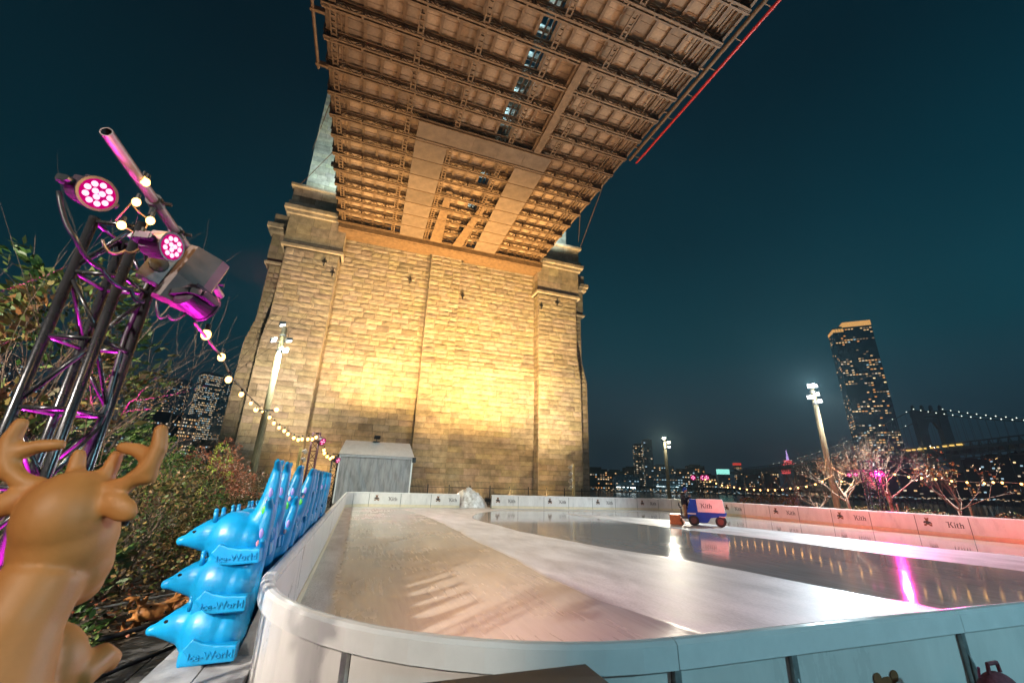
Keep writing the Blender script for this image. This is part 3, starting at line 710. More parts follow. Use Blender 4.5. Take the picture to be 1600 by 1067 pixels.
# ------------------------------------------------------------------ tall lamp poles
def lamp_pole(base, ztop, r0, r1, label, heads, aim, watts, col, lean=(0, 0), M=M_wood, lensM=M_floodc, cone=110, spill=260):
    t = thing('lamp_pole', label, 'lamp pole', base, 0, 'timber floodlight poles')
    MB().tube([(0, 0, -.05), (lean[0]*.5, lean[1]*.5, ztop*.5), (lean[0], lean[1], ztop)], [r0, (r0+r1)/2, r1], 12).build('shaft', M, t, smooth=True)
    MB().tube([(lean[0], lean[1], ztop-1.6), (lean[0], lean[1], ztop-1.48)], r1*1.3, 12).build('collar', M_frame, t)
    MB().tube([(lean[0], lean[1], ztop-.6), (lean[0], lean[1], ztop-.5)], r1*1.3, 12).build('collar', M_frame, t)
    for dx, dy, dz, on in heads:
        p = Vector((lean[0]+dx, lean[1]+dy, ztop+dz)); d = (Vector(aim)-Vector(base)-p); d.z -= 2; d.normalize()
        R = d.to_track_quat('Z', 'Y').to_matrix().to_4x4(); R.translation = p
        h = MB().box((-.28, -.17, -.12), (.28, .17, .05), M=R); h.bar(p, (lean[0], lean[1], p.z-.1), .05); h = h.build('lamp_head', M_frame, t)
        MB().box((-.24, -.14, .052), (.24, .14, .06), M=R).build('lens', lensM if on else M_floodc2, h)
    spot('lamp_beam', Vector(base)+Vector((lean[0]+heads[0][0], lean[1]+heads[0][1], ztop+heads[0][2]))+d*.25, aim, watts, col, cone, .6, .2, t)
    point('lamp_spill', Vector(base)+Vector((lean[0]+.5*heads[0][0]-.3, lean[1]-.7, ztop-.8)), spill, col, .15, t)
    return t
M_floodc2 = emat('flood_face_dim', (.95, .98, 1), 5)
lp1 = PY(445, 512, 28.3)
lamp_pole((lp1.x, lp1.y, 0), lp1.z, .22, .16, 'mossy timber lamp pole in front of the shaded buttress', [(.45, -.3, -.9, 0), (-.4, -.3, -1.0, 0), (.3, .1, -1.5, 0), (-.1, -.3, .1, 0)], (-2, 29, 0), 7000, (.95, 1, .82), cone=155, spill=80)
rp1 = PZ(1268, 602, 10.4)
lamp_pole((rp1.x, rp1.y, 0), rp1.z, .22, .17, 'tall timber lamp pole with blazing white lamp beyond the emblem boards', [(-.75, -.5, -.2, 1), (.7, .3, .1, 0), (.75, .3, -.6, 0), (-.8, -.3, -1.1, 0), (.75, .2, -1.2, 0)], (12, 14, 0), 4500, (.92, .97, 1))
spot('lamp_beam', rp1+Vector((.2, -.6, -.6)), (34.2, 18.5, 2), 12000, (1, .93, .88), 95, .7, .2)
cp1 = PZ(1038, 686, 10)
lamp_pole((cp1.x, cp1.y, 0), cp1.z, .3, .26, 'distant lamp pole by the river beyond the back boards', [(-.3, -.3, .1, 1), (.7, -.2, -.5, 1), (1.0, .2, -1.2, 0)], (25, 40, 0), 9000, (1, .95, .8), lensM=emat('flood_face_warm', (1, .9, .65), 30))
for q_, w_, k_ in ((rp1+Vector((-.95, -.8, -.2)), 13500, (.74, .93, 1)), (cp1+Vector((-.4, -.9, .1)), 9000, (1, .88, .66))):
    spot('lamp_beam', q_, (CAM.x+3, CAM.y+6, 0), w_, k_, 165, .3, .15)
# poles behind the photographer that throw the shadows on the ice
lamp_pole((-14.7, -8.4, 0), 11.8, .2, .15, 'tall warm-white lamp pole on the plaza behind the reindeer', [(.35, .3, -.35, 1), (-.3, .3, -.35, 1)], (.6, 11.2, 0), 20000, (1.0, .88, .76), cone=31)
lamp_pole((-4.5, -8.9, 0), 7.1, .16, .12, 'short lamp pole on the plaza straight behind the reindeer', [(.2, .25, -.3, 1), (-.2, .25, -.3, 1)], (-.6, 2.2, 1.7), 4300, (1.0, .86, .70), cone=15)
spot('lamp_beam', (-14.5, -8.0, 11.3), (-4.4, 11, 1.2), 42000, (1, .92, .78), 44, .6, .2)
lamp_pole((11.0, -8.5, 0), 6.5, .16, .12, 'short cool-white lamp pole on the plaza facing the plain outer boards', [(-.35, .3, -.3, 1), (.3, .3, -.3, 1)], (6, 2.4, .6), 3300, (.36, .84, 1.0))

# ------------------------------------------------------------------ small floodlight masts by the tower
def mast(base, h, label, M, aim):
    t = thing('floodlight_mast', label, 'light mast', base, 0, 'floodlight masts at the tower foot')
    MB().box((-.13, -.13, -.02), (.13, .13, h)).build('post', M, t)
    sgn = 1 if aim else -1
    for k in range(4):
        z = h-.35-k*.75; hd = MB()
        R = Matrix.Translation((sgn*.42, 0, z)) @ Matrix.Rotation(math.radians(sgn*(-30)), 4, 'Y')
        hd.box((-.17, -.16, -.2), (.17, .16, .16), M=R); hd.bar((0, 0, z), (sgn*.3, 0, z), .06); hd = hd.build('lamp_head', M_frame, t)
        MB().box((-.15, -.14, .162), (.15, .14, .17), M=R).build('lens', M_floodc2, hd)
mast((-5.5, 45, 0), 4.7, 'yellow lit floodlight mast beside the shaded buttress foot', mat('yellow_post', (.55, .5, .22), .6, vary=.2), True)
mast((23.4, 45, 0), 4.4, 'weathered green floodlight mast against the riverside buttress foot', M_wood, False)
# ------------------------------------------------------------------ tent
tent = thing('storage_tent', 'grey plastic-sided storage tent with white gable roof behind the boards', 'tent', (1.4, 43, 0))
M_tarp = mat('grey_tarp', (.34, .33, .34), .28, vary=.25, scale=1.2, stretch=(3, 3, .4), bump=.5, bscale=2.2)
M_tarpw = mat('white_roof_fabric', (.62, .63, .66), .55, vary=.08, scale=2)
TW, TD, TH = 3.15, 2.0, 3.95
def cloth(fn, nu, nv, name, M):
    vs = [fn(i/nu, j/nv) for j in range(nv+1) for i in range(nu+1)]
    fs = [(j*(nu+1)+i, j*(nu+1)+i+1, (j+1)*(nu+1)+i+1, (j+1)*(nu+1)+i) for j in range(nv) for i in range(nu)]
    return MB().add(vs, fs).build(name, M, tent, smooth=True)
def wob(x, z): return .05*noise.noise(Vector((x*1.3, z*.5, 3)))+.035*noise.noise(Vector((x*4+z*1.5, z*.9, 9)))+.03*math.sin(x*5+1.2*z)*max(0, 1-z/TH)
cloth(lambda u, v: (-TW+.05+u*(2*TW-.1), -TD+.03+wob(u*6, v*4), .03+v*(TH-.1)), 48, 30, 'front_curtain', M_tarp)
cloth(lambda u, v: (-TW+.03+wob(u*5+9, v*4), TD-u*2*TD, .03+v*(TH-.1)), 30, 20, 'side_curtain', M_tarp)
cloth(lambda u, v: (TW-.03+wob(u*5+19, v*4), -TD+u*2*TD, .03+v*(TH-.1)), 30, 20, 'side_curtain', M_tarp)
fr = MB()
for x in (-TW, TW):
    for y in (-TD, TD): MB().box((x-.06, y-.06, 0), (x+.06, y+.06, TH)).build('pole', M_cap, tent)
fr.box((-TW-.1, -TD-.1, TH-.08), (TW+.1, -TD-.04, TH+.14)); fr.box((-TW-.1, -TD-.04, TH-.08), (-TW-.04, TD, TH+.14)); fr.box((TW+.04, -TD-.04, TH-.08), (TW+.1, TD, TH+.14))
fr.build('eave_gutter', mat('grey_valance', (.42, .42, .45), .4, vary=.1), tent)
vs = [(-TW-.15, -TD-.15, TH+.14), (TW+.15, -TD-.15, TH+.14), (TW+.15, TD+.15, TH+.14), (-TW-.15, TD+.15, TH+.14), (-TW+.2, -.2, TH+1.5), (TW-.2, -.2, TH+1.5)]
MB().add(vs, [(0, 1, 5, 4), (2, 3, 4, 5), (1, 2, 5), (3, 0, 4), (3, 2, 1, 0)]).build('roof', M_tarpw, tent)
MB().box((TW-.02, -TD-.3, TH-.35), (TW+.3, -TD-.12, TH+.1)).build('lamp_bracket', M_black, tent)

# ------------------------------------------------------------------ fence at tower foot
fence = thing('iron_fence', 'dark iron picket fence along the foot of the tower', 'fence', (5, 46, 0))
pk = MB().box((-.016, -.016, .1), (.016, .016, 2.15)).mesh('picket', M_black)
for k in range(150): obj('picket', pk, fence, (k*.15-.2, 0, 0))
pp_ = MB().box((-.05, -.05, -.02), (.05, .05, 1.75)).mesh('fence_post', M_black)
for k in range(11): obj('fence_post', pp_, fence, (k*2.25-.275, 0, 0))
MB().box((-.25, .02, 1.45), (22.3, .05, 1.52)).build('rail', M_black, fence); MB().box((-.25, .02, .3), (22.3, .05, .36)).build('rail', M_black, fence)

# ------------------------------------------------------------------ snow heap in the gate gap
sn = MB(); nn = 44; vs = []; fs = []
for j in range(nn+1):
    for i in range(nn+1):
        x = -2+4*i/nn; y = -1.6+3.2*j/nn; r = (abs(x+.15)/1.75)**2+(abs(y)/1.35)**2
        h = max(0, 1-r)**.75*1.75*(1+.1*x*-1)
        h += (.34*noise.noise(Vector((x*1.7, y*1.7, 1)))+.2*noise.noise(Vector((x*4.5, y*4.5, 5)))+.08*noise.noise(Vector((x*11, y*11, 2))))*min(1, h*2.2)
        vs.append((x, y, max(-.03, h)))
fs = [(j*(nn+1)+i, j*(nn+1)+i+1, (j+1)*(nn+1)+i+1, (j+1)*(nn+1)+i) for j in range(nn) for i in range(nn)]
sno = MB().add(vs, fs).build('snow_heap', mat('dirty_snow', (.8, .8, .82), .7, vary=.5, scale=2.6, bump=1.0, bscale=9, dark=(.34, .31, .28)), None, (9.5, 37.2, 0), smooth=True)
sno.scale = (.88, .9, .82)
tag(sno, 'dirty white heap of scraped snow filling the gate gap in the boards', 'snow heap')

# ------------------------------------------------------------------ ice resurfacer (local x forward)
M_rb = mat('blue_paint', (.002, .07, .46), .5, vary=.1, scale=3, spec=.2); M_rw = mat('white_tank', (.72, .70, .68), .35, vary=.08, scale=3); M_or = mat('orange_paint', (.62, .13, .02), .45, vary=.2, scale=5)
M_tyre = mat('tyre_rubber', (.025, .02, .02), .7, vary=.2); M_rim = mat('red_rim', (.10, .03, .02), .5, vary=.2)
rs = thing('ice_resurfacer', 'blue and white ice resurfacing machine with orange rear blade on the ice', 'ice resurfacer', (19.3, 21.0, .0), math.radians(-47))
def prof(poly, y0, y1): return MB().prism(poly, y0, y1)
prof([(-.75, .30), (-.55, .18), (.25, .18), (.45, .45), (1.25, .58), (1.28, .74), (-.78, .74)], -.5, .5).build('chassis', M_rb, rs)
prof([(-.78, .745), (-.20, .745), (-.24, 1.42), (-.58, 1.42)], -.47, .47).build('cowl', M_rb, rs)
tk = prof([(-.19, .745), (1.22, .745), (1.15, 1.42), (-.23, 1.42)], -.48, .48); tk = tk.build('snow_tank', M_rw, rs)
MB().box((-.2, -.5, 1.42), (1.12, .5, 1.455)).build('tank_lid', M_rw, rs)
MB().box((-.76, -.505, .60), (-.3, -.5, .68)).build('trim_stripe', M_rw, rs); MB().box((.9, -.505, .52), (1.2, -.5, .56)).build('trim_stripe', M_rw, rs)
w2 = wordmark(.24, M_ink); obj('wordmark', w2, tk, (.3, -.482, 1.09)); w3 = wordmark(.16, M_ink); obj('wordmark', w3, tk, (1.205, 0, 1.09), (0, 0, math.pi/2))
ty = MB().tube([(0, -.09, 0), (0, -.07, 0), (0, .07, 0), (0, .09, 0)], [.25, .28, .28, .25], 20).mesh('tyre', M_tyre, True)
rm = MB().tube([(0, -.095, 0), (0, .095, 0)], .16, 14).tube([(0, -.11, 0), (0, .11, 0)], .05, 8).mesh('rim', M_rim)
wwm = MB().tube([(0, -.1, 0), (0, -.094, 0)], .235, 20).mesh('white_wall', M_rw)
for x, y in ((-.45, -.47), (-.45, .47), (.95, -.42), (.95, .42)):
    wv = obj('wheel', MB().tube([(0, -.06, 0), (0, .06, 0)], .2, 16).mesh('wheel', M_black), rs, (x, y, .28)); obj('tyre', ty, wv); obj('rim', rm, wv)
    if x > 0: obj('white_wall', MB().tube([(0, .092, 0), (0, .1, 0)], .26, 20).mesh('white_wall', M_rw), wv)
cnd = prof([(-1.75, .03), (-1.70, .52), (-1.38, .52), (-1.05, .06), (-1.05, .03)], -.72, .72).build('conditioner', M_or, rs)
MB().box((-1.73, -.76, .02), (-1.15, -.725, .56)).build('side_plate', M_or, rs)
MB().bar((-1.5, -.3, .5), (-.7, -.3, .42), .06).bar((-1.5, .3, .5), (-.7, .3, .42), .06).box((-1.8, -.6, .5), (-1.3, .6, .54)).build('lift_arm', M_black, rs)
MB().box((-1.15, -.4, .34), (-.72, .4, .40)).build('footboard', M_black, rs)
MB().tube([(-.55, 0, 1.42), (-.62, 0, 1.58)], .03, 8).tube([(-.62+.0, .18*math.cos(a*.5236), 1.6+.18*math.sin(a*.5236)) for a in range(13)], .015, 6, caps=False).build('steering_wheel', M_black, rs)
MB().box((-1.22, -.2, .92), (-1.1, .2, 1.0)).box((-1.26, -.2, 1.0), (-1.21, .2, 1.2)).bar((-1.13, 0, .4), (-1.16, 0, .92), .07).build('seat', M_black, rs)
# driver, seated side on
M_jk = mat('black_jacket', (.012, .012, .018), .85, vary=.3, scale=9); M_tr = mat('tan_trousers', (.42, .22, .10), .85, vary=.2); M_skin = mat('skin', (.52, .25, .17), .55, vary=.05); M_bn = mat('blue_knit', (.01, .06, .32), .9, vary=.15, scale=20)
dr = thing('person', 'person in dark jacket, tan trousers and blue knit hat standing at the ice resurfacer controls', 'person', (0, 0, 0), 0)
bd = MB()
bd.tube([(-.92, 0, 1.10), (-.93, 0, 1.28), (-.92, 0, 1.48), (-.88, 0, 1.68), (-.85, 0, 1.76)], [.19, .20, .22, .19, .09], 12)
bd.ell((-.90, 0, 1.62), (.16, .26, .13)); bd.ell((-.92, 0, 1.12), (.20, .22, .14))
for s in (-1, 1):
    bd.tube([(-.88, s*.24, 1.65), (-.82, s*.29, 1.38), (-.62, s*.2, 1.56)], [.095, .08, .06], 10)
bdm = organic('jacket', bd, M_jk, .03, 5)
dl = MB()
for s in (-1, 1): dl.tube([(-.93, s*.1, 1.12), (-.87, s*.12, .78), (-.93, s*.12, .42)], [.125, .10, .075], 10); dl.ell((-.88, s*.12, .44), (.14, .055, .05))
hd = MB(); hd.ell((-.82, 0, 1.90), (.11, .09, .13)); hd.ell((-.705, 0, 1.885), (.026, .02, .03)); hd.tube([(-.86, 0, 1.70), (-.84, 0, 1.85)], .06, 8)
for s in (-1, 1): hd.ell((-.83, s*.092, 1.89), (.03, .015, .04))
ht = MB(); ht.ell((-.84, 0, 1.96), (.13, .115, .125)); ht.ell((-.87, 0, 1.90), (.115, .11, .10))
body = obj('body', bdm, dr); obj('trousers', organic('trousers', dl, M_tr, .025, 4), dr); obj('head', organic('head', hd, M_skin, .014, 2), dr)
obj('hat', organic('hat', ht, M_bn, .02, 2), dr)
for s in (-1, 1):
    hm = MB(); hm.ell((-.60, s*.19, 1.57), (.05, .028, .045))
    for k in range(4): hm.tube([(-.59, s*.19+.012*(k-1.5), 1.59), (-.555, s*.19+.014*(k-1.5), 1.58), (-.56, s*.19+.014*(k-1.5), 1.55)], .009, 6)
    hm.tube([(-.61, s*.165, 1.58), (-.57, s*.145, 1.57)], .011, 6)
    hm.build('hand', M_skin, dr, smooth=True)
    MB().ell((-.722, s*.035, 1.915), (.012, .014, .01), 8, 6).build('eye', M_eye, dr)
dr.location = rs.location; dr.rotation_euler = rs.rotation_euler

# ------------------------------------------------------------------ bench ledge and dolphin skating aids
ledge = thing('plank_bench', 'long weathered grey plank bench beneath the stacked blue dolphins', 'bench', (-1.0, 3, 0))
for k in range(8):
    for j in range(2): MB().box((-.36+j*.37, k*2.0+.004, .36), (-.002+j*.37, k*2.0+1.99, .40)).build('plank', M_ledge, ledge)
    MB().box((-.33, k*2.0+.1, -.02), (.33, k*2.0+.2, .36)).build('leg', M_ledge, ledge)
def dolphin_mesh():
    mb = MB()
    mb.tube([(-.47, 0, .25), (-.43, 0, .255), (-.36, 0, .265), (-.27, 0, .275), (-.17, 0, .27)], [.04, .06, .10, .145, .175], 16)
    mb.ell((-.47, 0, .25), (.05, .05, .045))
    mb.ell((-.05, 0, .235), (.235, .235, .245), 20, 14); mb.ell((.08, 0, .22), (.18, .21, .20), 18, 12)
    mb.tube([(.04, 0, .25), (.14, 0, .30), (.19, 0, .44), (.225, 0, .62), (.25, 0, .80), (.26, 0, .88)], [.185, .15, .105, .075, .055, .042], 16)
    mb.box((-.20, -.17, .0), (.21, .17, .1))
    for s in (-1, 1): mb.tube([(.255, 0, .85), (.265, s*.08, .92), (.275, s*.14, .94)], [.042, .034, .02], 8)
    return organic('dolphin_body', mb, M_blue, .0145, 4)
dol_me = dolphin_mesh()
fl = MB()
fl.prism([(-.15, .15), (-.09, .225), (-.02, .19), (.08, .165), (.24, .155), (.24, .035), (.02, .035), (-.06, .045)], -.262, -.15)
fl_me = organic('flipper', fl, M_blue, .01, 4)
fl2 = fl_me.copy(); fl2.transform(Matrix.Scale(-1, 4, (0, 1, 0))); fl2.flip_normals()
txt = text_mesh('lettering', 'Ice-World', .078, .006, M_blue)
peg = MB().tube([(-.2, .1, .40), (-.2, .105, .50)], [.022, .018], 8).ell((-.2, .105, .50), .02).mesh('peg', M_blue, True)
peg2 = MB().tube([(-.2, -.1, .40), (-.2, -.105, .50)], [.022, .018], 8).ell((-.2, -.105, .50), .02).mesh('peg', M_blue, True)
eyem = MB().ell((-.355, -.082, .325), (.022, .014, .014), 8, 6).mesh('eye', M_eye); eyem2 = MB().ell((-.355, .082, .325), (.022, .014, .014), 8, 6).mesh('eye', M_eye)
M_sp = [mat('spot_green', (.08, .55, .06), .4, vary=0), mat('spot_lilac', (.30, .24, .62), .4, vary=0), mat('spot_pink', (.7, .3, .35), .4, vary=0)]
spm = [MB().ell(p, r, 8, 6).mesh('tail_spot', M_sp[k]) for k, (p, r) in enumerate((((.20, -.095, .47), (.025, .02, .045)), ((.232, -.066, .63), (.02, .02, .05)), ((.216, -.08, .55), (.018, .018, .03))))]
dol = thing('dolphin_skating_aid', 'x', 'skating aid', (0, 0, 0))
obj('body', dol_me, dol); f1 = obj('flipper', fl_me, dol); obj('flipper', fl2, dol); obj('lettering', txt, f1, (.06, -.266, .096), (math.pi/2, 0, 0))
obj('peg', peg, dol); obj('peg', peg2, dol); obj('eye', eyem, dol); obj('eye', eyem2, dol)
for s_ in spm: obj('tail_spot', s_, dol)
tiers = ['bottom', 'middle', 'top']; first = True
for i in range(15):
    for k in range(3):
        o = dol if first else copy_tree(dol); first = False
        o.location = (-1.0+.012*k+U(-.015, .015), 4.95+i*.58+U(-.03, .03)+k*.02, .40+k*.355)
        o.rotation_euler = (0, math.radians(-2+U(-4, 4)), math.radians(U(-7, 7)+(-2)))
        tag(o, 'blue plastic dolphin skating aid, %s of the %s stack from the rounded barrier corner' % (tiers[k], ORD[i]), 'skating aid', 'stacked blue dolphins')

# ------------------------------------------------------------------ reindeer skating aids (local: faces +x, base z=0, height ~1.2)
def reindeer_mesh():
    mb = MB()
    mb.ell((-.16, 0, .27), (.29, .195, .27), 18, 12); mb.ell((.07, 0, .40), (.15, .16, .17), 14, 10)        # body and chest
    mb.tube([(-.17, 0, .30), (-.13, 0, .46), (-.08, 0, .60), (-.03, 0, .74)], [.24, .175, .135, .13], 18)     # neck
    mb.ell((-.01, 0, .945), (.17, .15, .175), 22, 16); mb.ell((.02, 0, .86), (.17, .152, .18), 20, 14); mb.ell((.07, 0, .76), (.14, .14, .15), 18, 12); mb.ell((.13, 0, .685), (.095, .10, .09), 14, 10)   # head, cheeks, muzzle
    for s in (-1, 1):
        mb.tube([(-.02, s*.12, 1.05), (-.04, s*.19, 1.075), (-.05, s*.255, 1.14), (-.05, s*.27, 1.22), (-.05, s*.255, 1.29)], [.038, .034, .036, .033, .028], 10)      # antler
        mb.tube([(-.04, s*.25, 1.17), (-.03, s*.18, 1.205), (-.02, s*.115, 1.215)], [.036, .030, .026], 10); mb.ell((-.02, s*.115, 1.215), .026)
        mb.tube([(-.04, s*.22, 1.10), (-.04, s*.285, 1.095)], [.036, .028], 8); mb.ell((-.05, s*.255, 1.29), .028)
        mb.tube([(.03, s*.055, 1.07), (.03, s*.07, 1.18)], [.036, .028], 8); mb.ell((.03, s*.07, 1.18), .028)
        mb.ell((-.06, s*.195, .985), (.03, .085, .05), 12, 8, M=Matrix.Rotation(s*-.45, 3, 'X'))                  # ear
        mb.tube([(.10, s*.12, .36), (.22, s*.13, .40), (.29, s*.13, .36)], [.065, .055, .045], 10)              # forelegs as handles
        mb.tube([(-.1, s*.13, .3), (-.02, s*.16, .05)], [.12, .08], 10); mb.ell((.03, s*.16, .05), (.14, .07, .05))
    mb.box((-.3, -.2, .0), (.22, .2, .06))
    return organic('reindeer_body', mb, M_deer, .011, 12)
deer_me = reindeer_mesh()
crate = thing('wooden_crate', 'low wooden crate under the reindeer skating aid', 'crate', (-.755, 1.62, 0), math.radians(-25))
for k in range(6): MB().box((-.3, -.3, .02+k*.18), (.3, -.28, .18+k*.18)).build('slat', M_wood, crate); MB().box((-.3, .28, .02+k*.18), (.3, .3, .18+k*.18)).build('slat', M_wood, crate)
MB().box((-.3, -.279, 1.07), (.3, .279, 1.1)).build('lid', M_wood, crate)
deer = thing('reindeer_skating_aid', 'tan plastic reindeer skating aid standing upright beside the black truss', 'skating aid', (-.755, 1.62, 1.105), math.radians(80), 'reindeer skating aids')
deer.scale = (.715,)*3
obj('body', deer_me, deer)
for s in (-1, 1): MB().ell((.135, s*.115, .92), (.02, .016, .024), 8, 6).build('eye', M_eye, deer)
MB().ell((.222, 0, .70), (.022, .03, .02), 10, 8).build('nose', M_eye, deer)
d2 = copy_tree(deer); d2.location = (-1.85, 7.95, .17); d2.rotation_euler = (math.radians(90), 0, math.radians(-56)); tag(d2, 'tan plastic reindeer skating aid lying on its side by the pavers')
d3 = copy_tree(deer); d3.location = (-1.7, 9.3, .17); d3.rotation_euler = (math.radians(90), 0, math.radians(-70)); tag(d3, 'tan plastic reindeer skating aid toppled behind the dolphin snouts')
# hoses and rods on the ground
tag(MB().tube([(-2.9, 6.9, .03), (-2.5, 7.2, .03), (-2.2, 7.7, .03), (-1.9, 8.4, .03), (-1.75, 9.5, .03)], .035, 8).build('hose', M_black, smooth=True), 'black rubber hose lying across the dark pavers', 'hose')
tag(MB().tube([(-3.4, 8.3, .06), (-2.0, 9.6, .08)], .02, 6).build('metal_rod', M_frame), 'thin pale metal rod lying on the leaf litter', 'rod')
tag(MB().tube([(-2.3, 5.5, .03), (-1.75, 6.6, .03), (-1.5, 8.0, .03)], .028, 8).build('hose', M_black, smooth=True), 'black hose lying beside the plank bench', 'hose')
sp_ = MB()
for k in range(26):
    sp_.ell((U(-1.75, -1.38), U(5.3, 7.4), 0.0), (U(.02, .1), U(.02, .1), U(.01, .035)), 7, 5)
tag(sp_.build('slush', mat('slush', (.7, .72, .75), .4, vary=.15)), 'scattered white slush beside the bench', 'snow', kind='stuff')

# ------------------------------------------------------------------ things in front of the near boards
tb_ = thing('black_table', 'black slab table top in front of the near boards', 'table', (.55, 2.12, 0))
MB().box((-.35, -.24, .975), (.70, .19, 1.03)).build('table_top', mat('black_top', (.03, .028, .03), .6, vary=.3, scale=20), tb_)
for x in (-.28, .62):
    for y in (-.16, .13): MB().box((x-.025, y-.025, 0), (x+.025, y+.025, .975)).build('leg', M_black, tb_)
M_maroon = mat('maroon_cloth', (.22, .06, .08), .9, vary=.3, scale=30, bump=.3, bscale=80)
st = thing('stool', 'low wooden stool under the maroon backpack', 'stool', (4.02, 1.98, 0))
MB().box((-.24, -.18, .42), (.24, .18, .46)).build('seat', M_wood, st)
for x in (-.2, .2):
    for y in (-.14, .14): MB().box((x-.02, y-.02, 0), (x+.02, y+.02, .42)).build('leg', M_wood, st)
bp_ = thing('backpack', 'maroon cloth backpack with zip pull in front of the near boards', 'backpack', (4.02, 1.98, .465))
bk = MB(); bk.ell((0, 0, .20), (.19, .11, .2), 16, 10); bk.box((-.17, -.1, 0), (.17, .1, .2)); bk.ell((0, -.1, .14), (.13, .06, .11))
obj('body', organic('backpack', bk, M_maroon, .018, 4), bp_)
MB().tube([(-.13, .02, .37), (-.15, .0, .43)], .007, 6).build('zip_pull', mat('pink_pull', (.45, .1, .2), .5, vary=0), bp_)
MB().tube([(-.06, 0, .39), (-.05, 0, .44), (.05, 0, .44), (.06, 0, .39)], .012, 6).build('carry_loop', M_maroon, bp_)
# ------------------------------------------------------------------ lighting trusses
PINK = (1.0, .03, .42)
M_led = emat('led_pink_white', (1.0, .50, .72), 1.9); M_ring = emat('led_magenta', (.85, .0, .22), .7)
M_house = mat('par_housing', (.05, .03, .045), .4, metal=.2, vary=.2, scale=10)
def truss(name, loc, rz, s, h, rc, label, bay, group, M=M_gloss, rough_pat=0):
    t = thing(name, label, 'lighting truss', loc, rz, group)
    a = s/2
    cs = [(-a, -a), (a, -a), (a, a), (-a, a)]
    for x, y in cs: MB().tube([(x, y, 0), (x, y, h)], rc, 10).build('chord', M, t, smooth=True)
    n = max(1, int(round(h/bay)))
    for k in range(n+1):
        z = min(h-.03, h*k/n+.03)
        for i in range(4):
            p, q = cs[i], cs[(i+1) % 4]
            MB().tube([(*p, z), (*q, z)], rc*.5, 8).build('rung', M, t, smooth=True)
            if k < n:
                z2 = h*(k+1)/n
                A, B = ((*p, z+.03), (*q, z2)) if (k+i) % 2 else ((*q, z+.03), (*p, z2))
                MB().tube([A, B], rc*.42, 8).build('brace', M, t, smooth=True)
    MB().box((-a-.12, -a-.12, -.02), (a+.12, a+.12, .012)).build('base_plate', M_black, t)
    return t
def par(loc, target, r, label, watts=0, ang=35, group='pink stage lights', n12=True, lit=True):
    t = thing('par_light', label, 'stage light', loc, 0, group)
    d = (Vector(target)-Vector(loc)).normalized(); R = d.to_track_quat('Z', 'Y').to_matrix().to_4x4()
    hm = MB(); hm.tube([(0, 0, -r*1.9), (0, 0, -r*1.75), (0, 0, -r*.8), (0, 0, -r*.1), (0, 0, -r*.08), (0, 0, r*.06)], [r*.62, r*.86, r*.98, r*1.0, r*1.09, r*1.09], 24)
    for k in range(10):
        an = 2*math.pi*k/10; hm.box((r*.86*math.cos(an)-.006, r*.86*math.sin(an)-.006, -r*1.6), (r*1.0*math.cos(an)+.006, r*1.0*math.sin(an)+.006, -r*.3))
    hm.v = [tuple(R @ Vector(v)) for v in hm.v]; hm.build('housing', M_house, t)
    fm = MB().tube([(0, 0, r*.062), (0, 0, r*.075)], r*.93, 24); fm.v = [tuple(R @ Vector(v)) for v in fm.v]; fm.build('face', M_ring if lit else M_house, t)
    pts = [(0.21*math.cos(a), .21*math.sin(a)) for a in (.6, 2.69, 4.78)]+[(.62*math.cos(2*math.pi*k/9+.2), .62*math.sin(2*math.pi*k/9+.2)) for k in range(9)] if n12 else [(0, 0), (.55, 0), (-.55, 0), (0, .55), (0, -.55)]
    for x, y in pts:
        lm = MB().ell((0, 0, 0), (r*.185, r*.185, r*.08), 10, 6); lm.v = [tuple(R @ (Vector(v)+Vector((x*r, y*r, r*.09)))) for v in lm.v]
        lm.build('led_lens', M_led if lit else M_house, t, smooth=True)
    yk = MB(); sx_ = 1.22*r
    P = [R @ Vector(v) for v in ((sx_, 0, -r*.5), (sx_, 0, -r*1.6), (sx_*.6, 0, -r*2.0), (-sx_*.6, 0, -r*2.0), (-sx_, 0, -r*1.6), (-sx_, 0, -r*.5))]
    for i in range(5): yk.bar(P[i], P[i+1], .035, .035)
    for v in (sx_, -sx_): c0 = R @ Vector((v*.85, 0, -r*.5)); c1 = R @ Vector((v*1.16, 0, -r*.5)); yk.tube([c0, c1], r*.2, 10)
    yk.build('yoke', M_black, t)
    if watts: spot('par_beam', Vector(loc)+d*(r*.35), target, watts, PINK, ang, .5, .08, t)
    return t
tr = truss('lighting_truss', (-1.78, 3.36, 0), math.radians(-9), .285, 3.55, .029, 'tall black box truss carrying pink stage lights beside the shrubs', .43, 'lighting trusses')
up_ = thing('uplight_par', 'magenta stage light on the ground inside the tall truss', 'stage light', (-1.78, 3.36, .0), 0, 'pink stage lights')
MB().tube([(0, 0, .014), (0, 0, .12)], .1, 16).build('housing', M_house, up_); MB().tube([(0, 0, .121), (0, 0, .126)], .085, 16).build('lens', M_ring, up_)
spot('up_beam', (-1.78, 3.36, .16), (-1.78, 3.36, 3), 9000, (1, .02, .75), 40, .5, .08, up_)
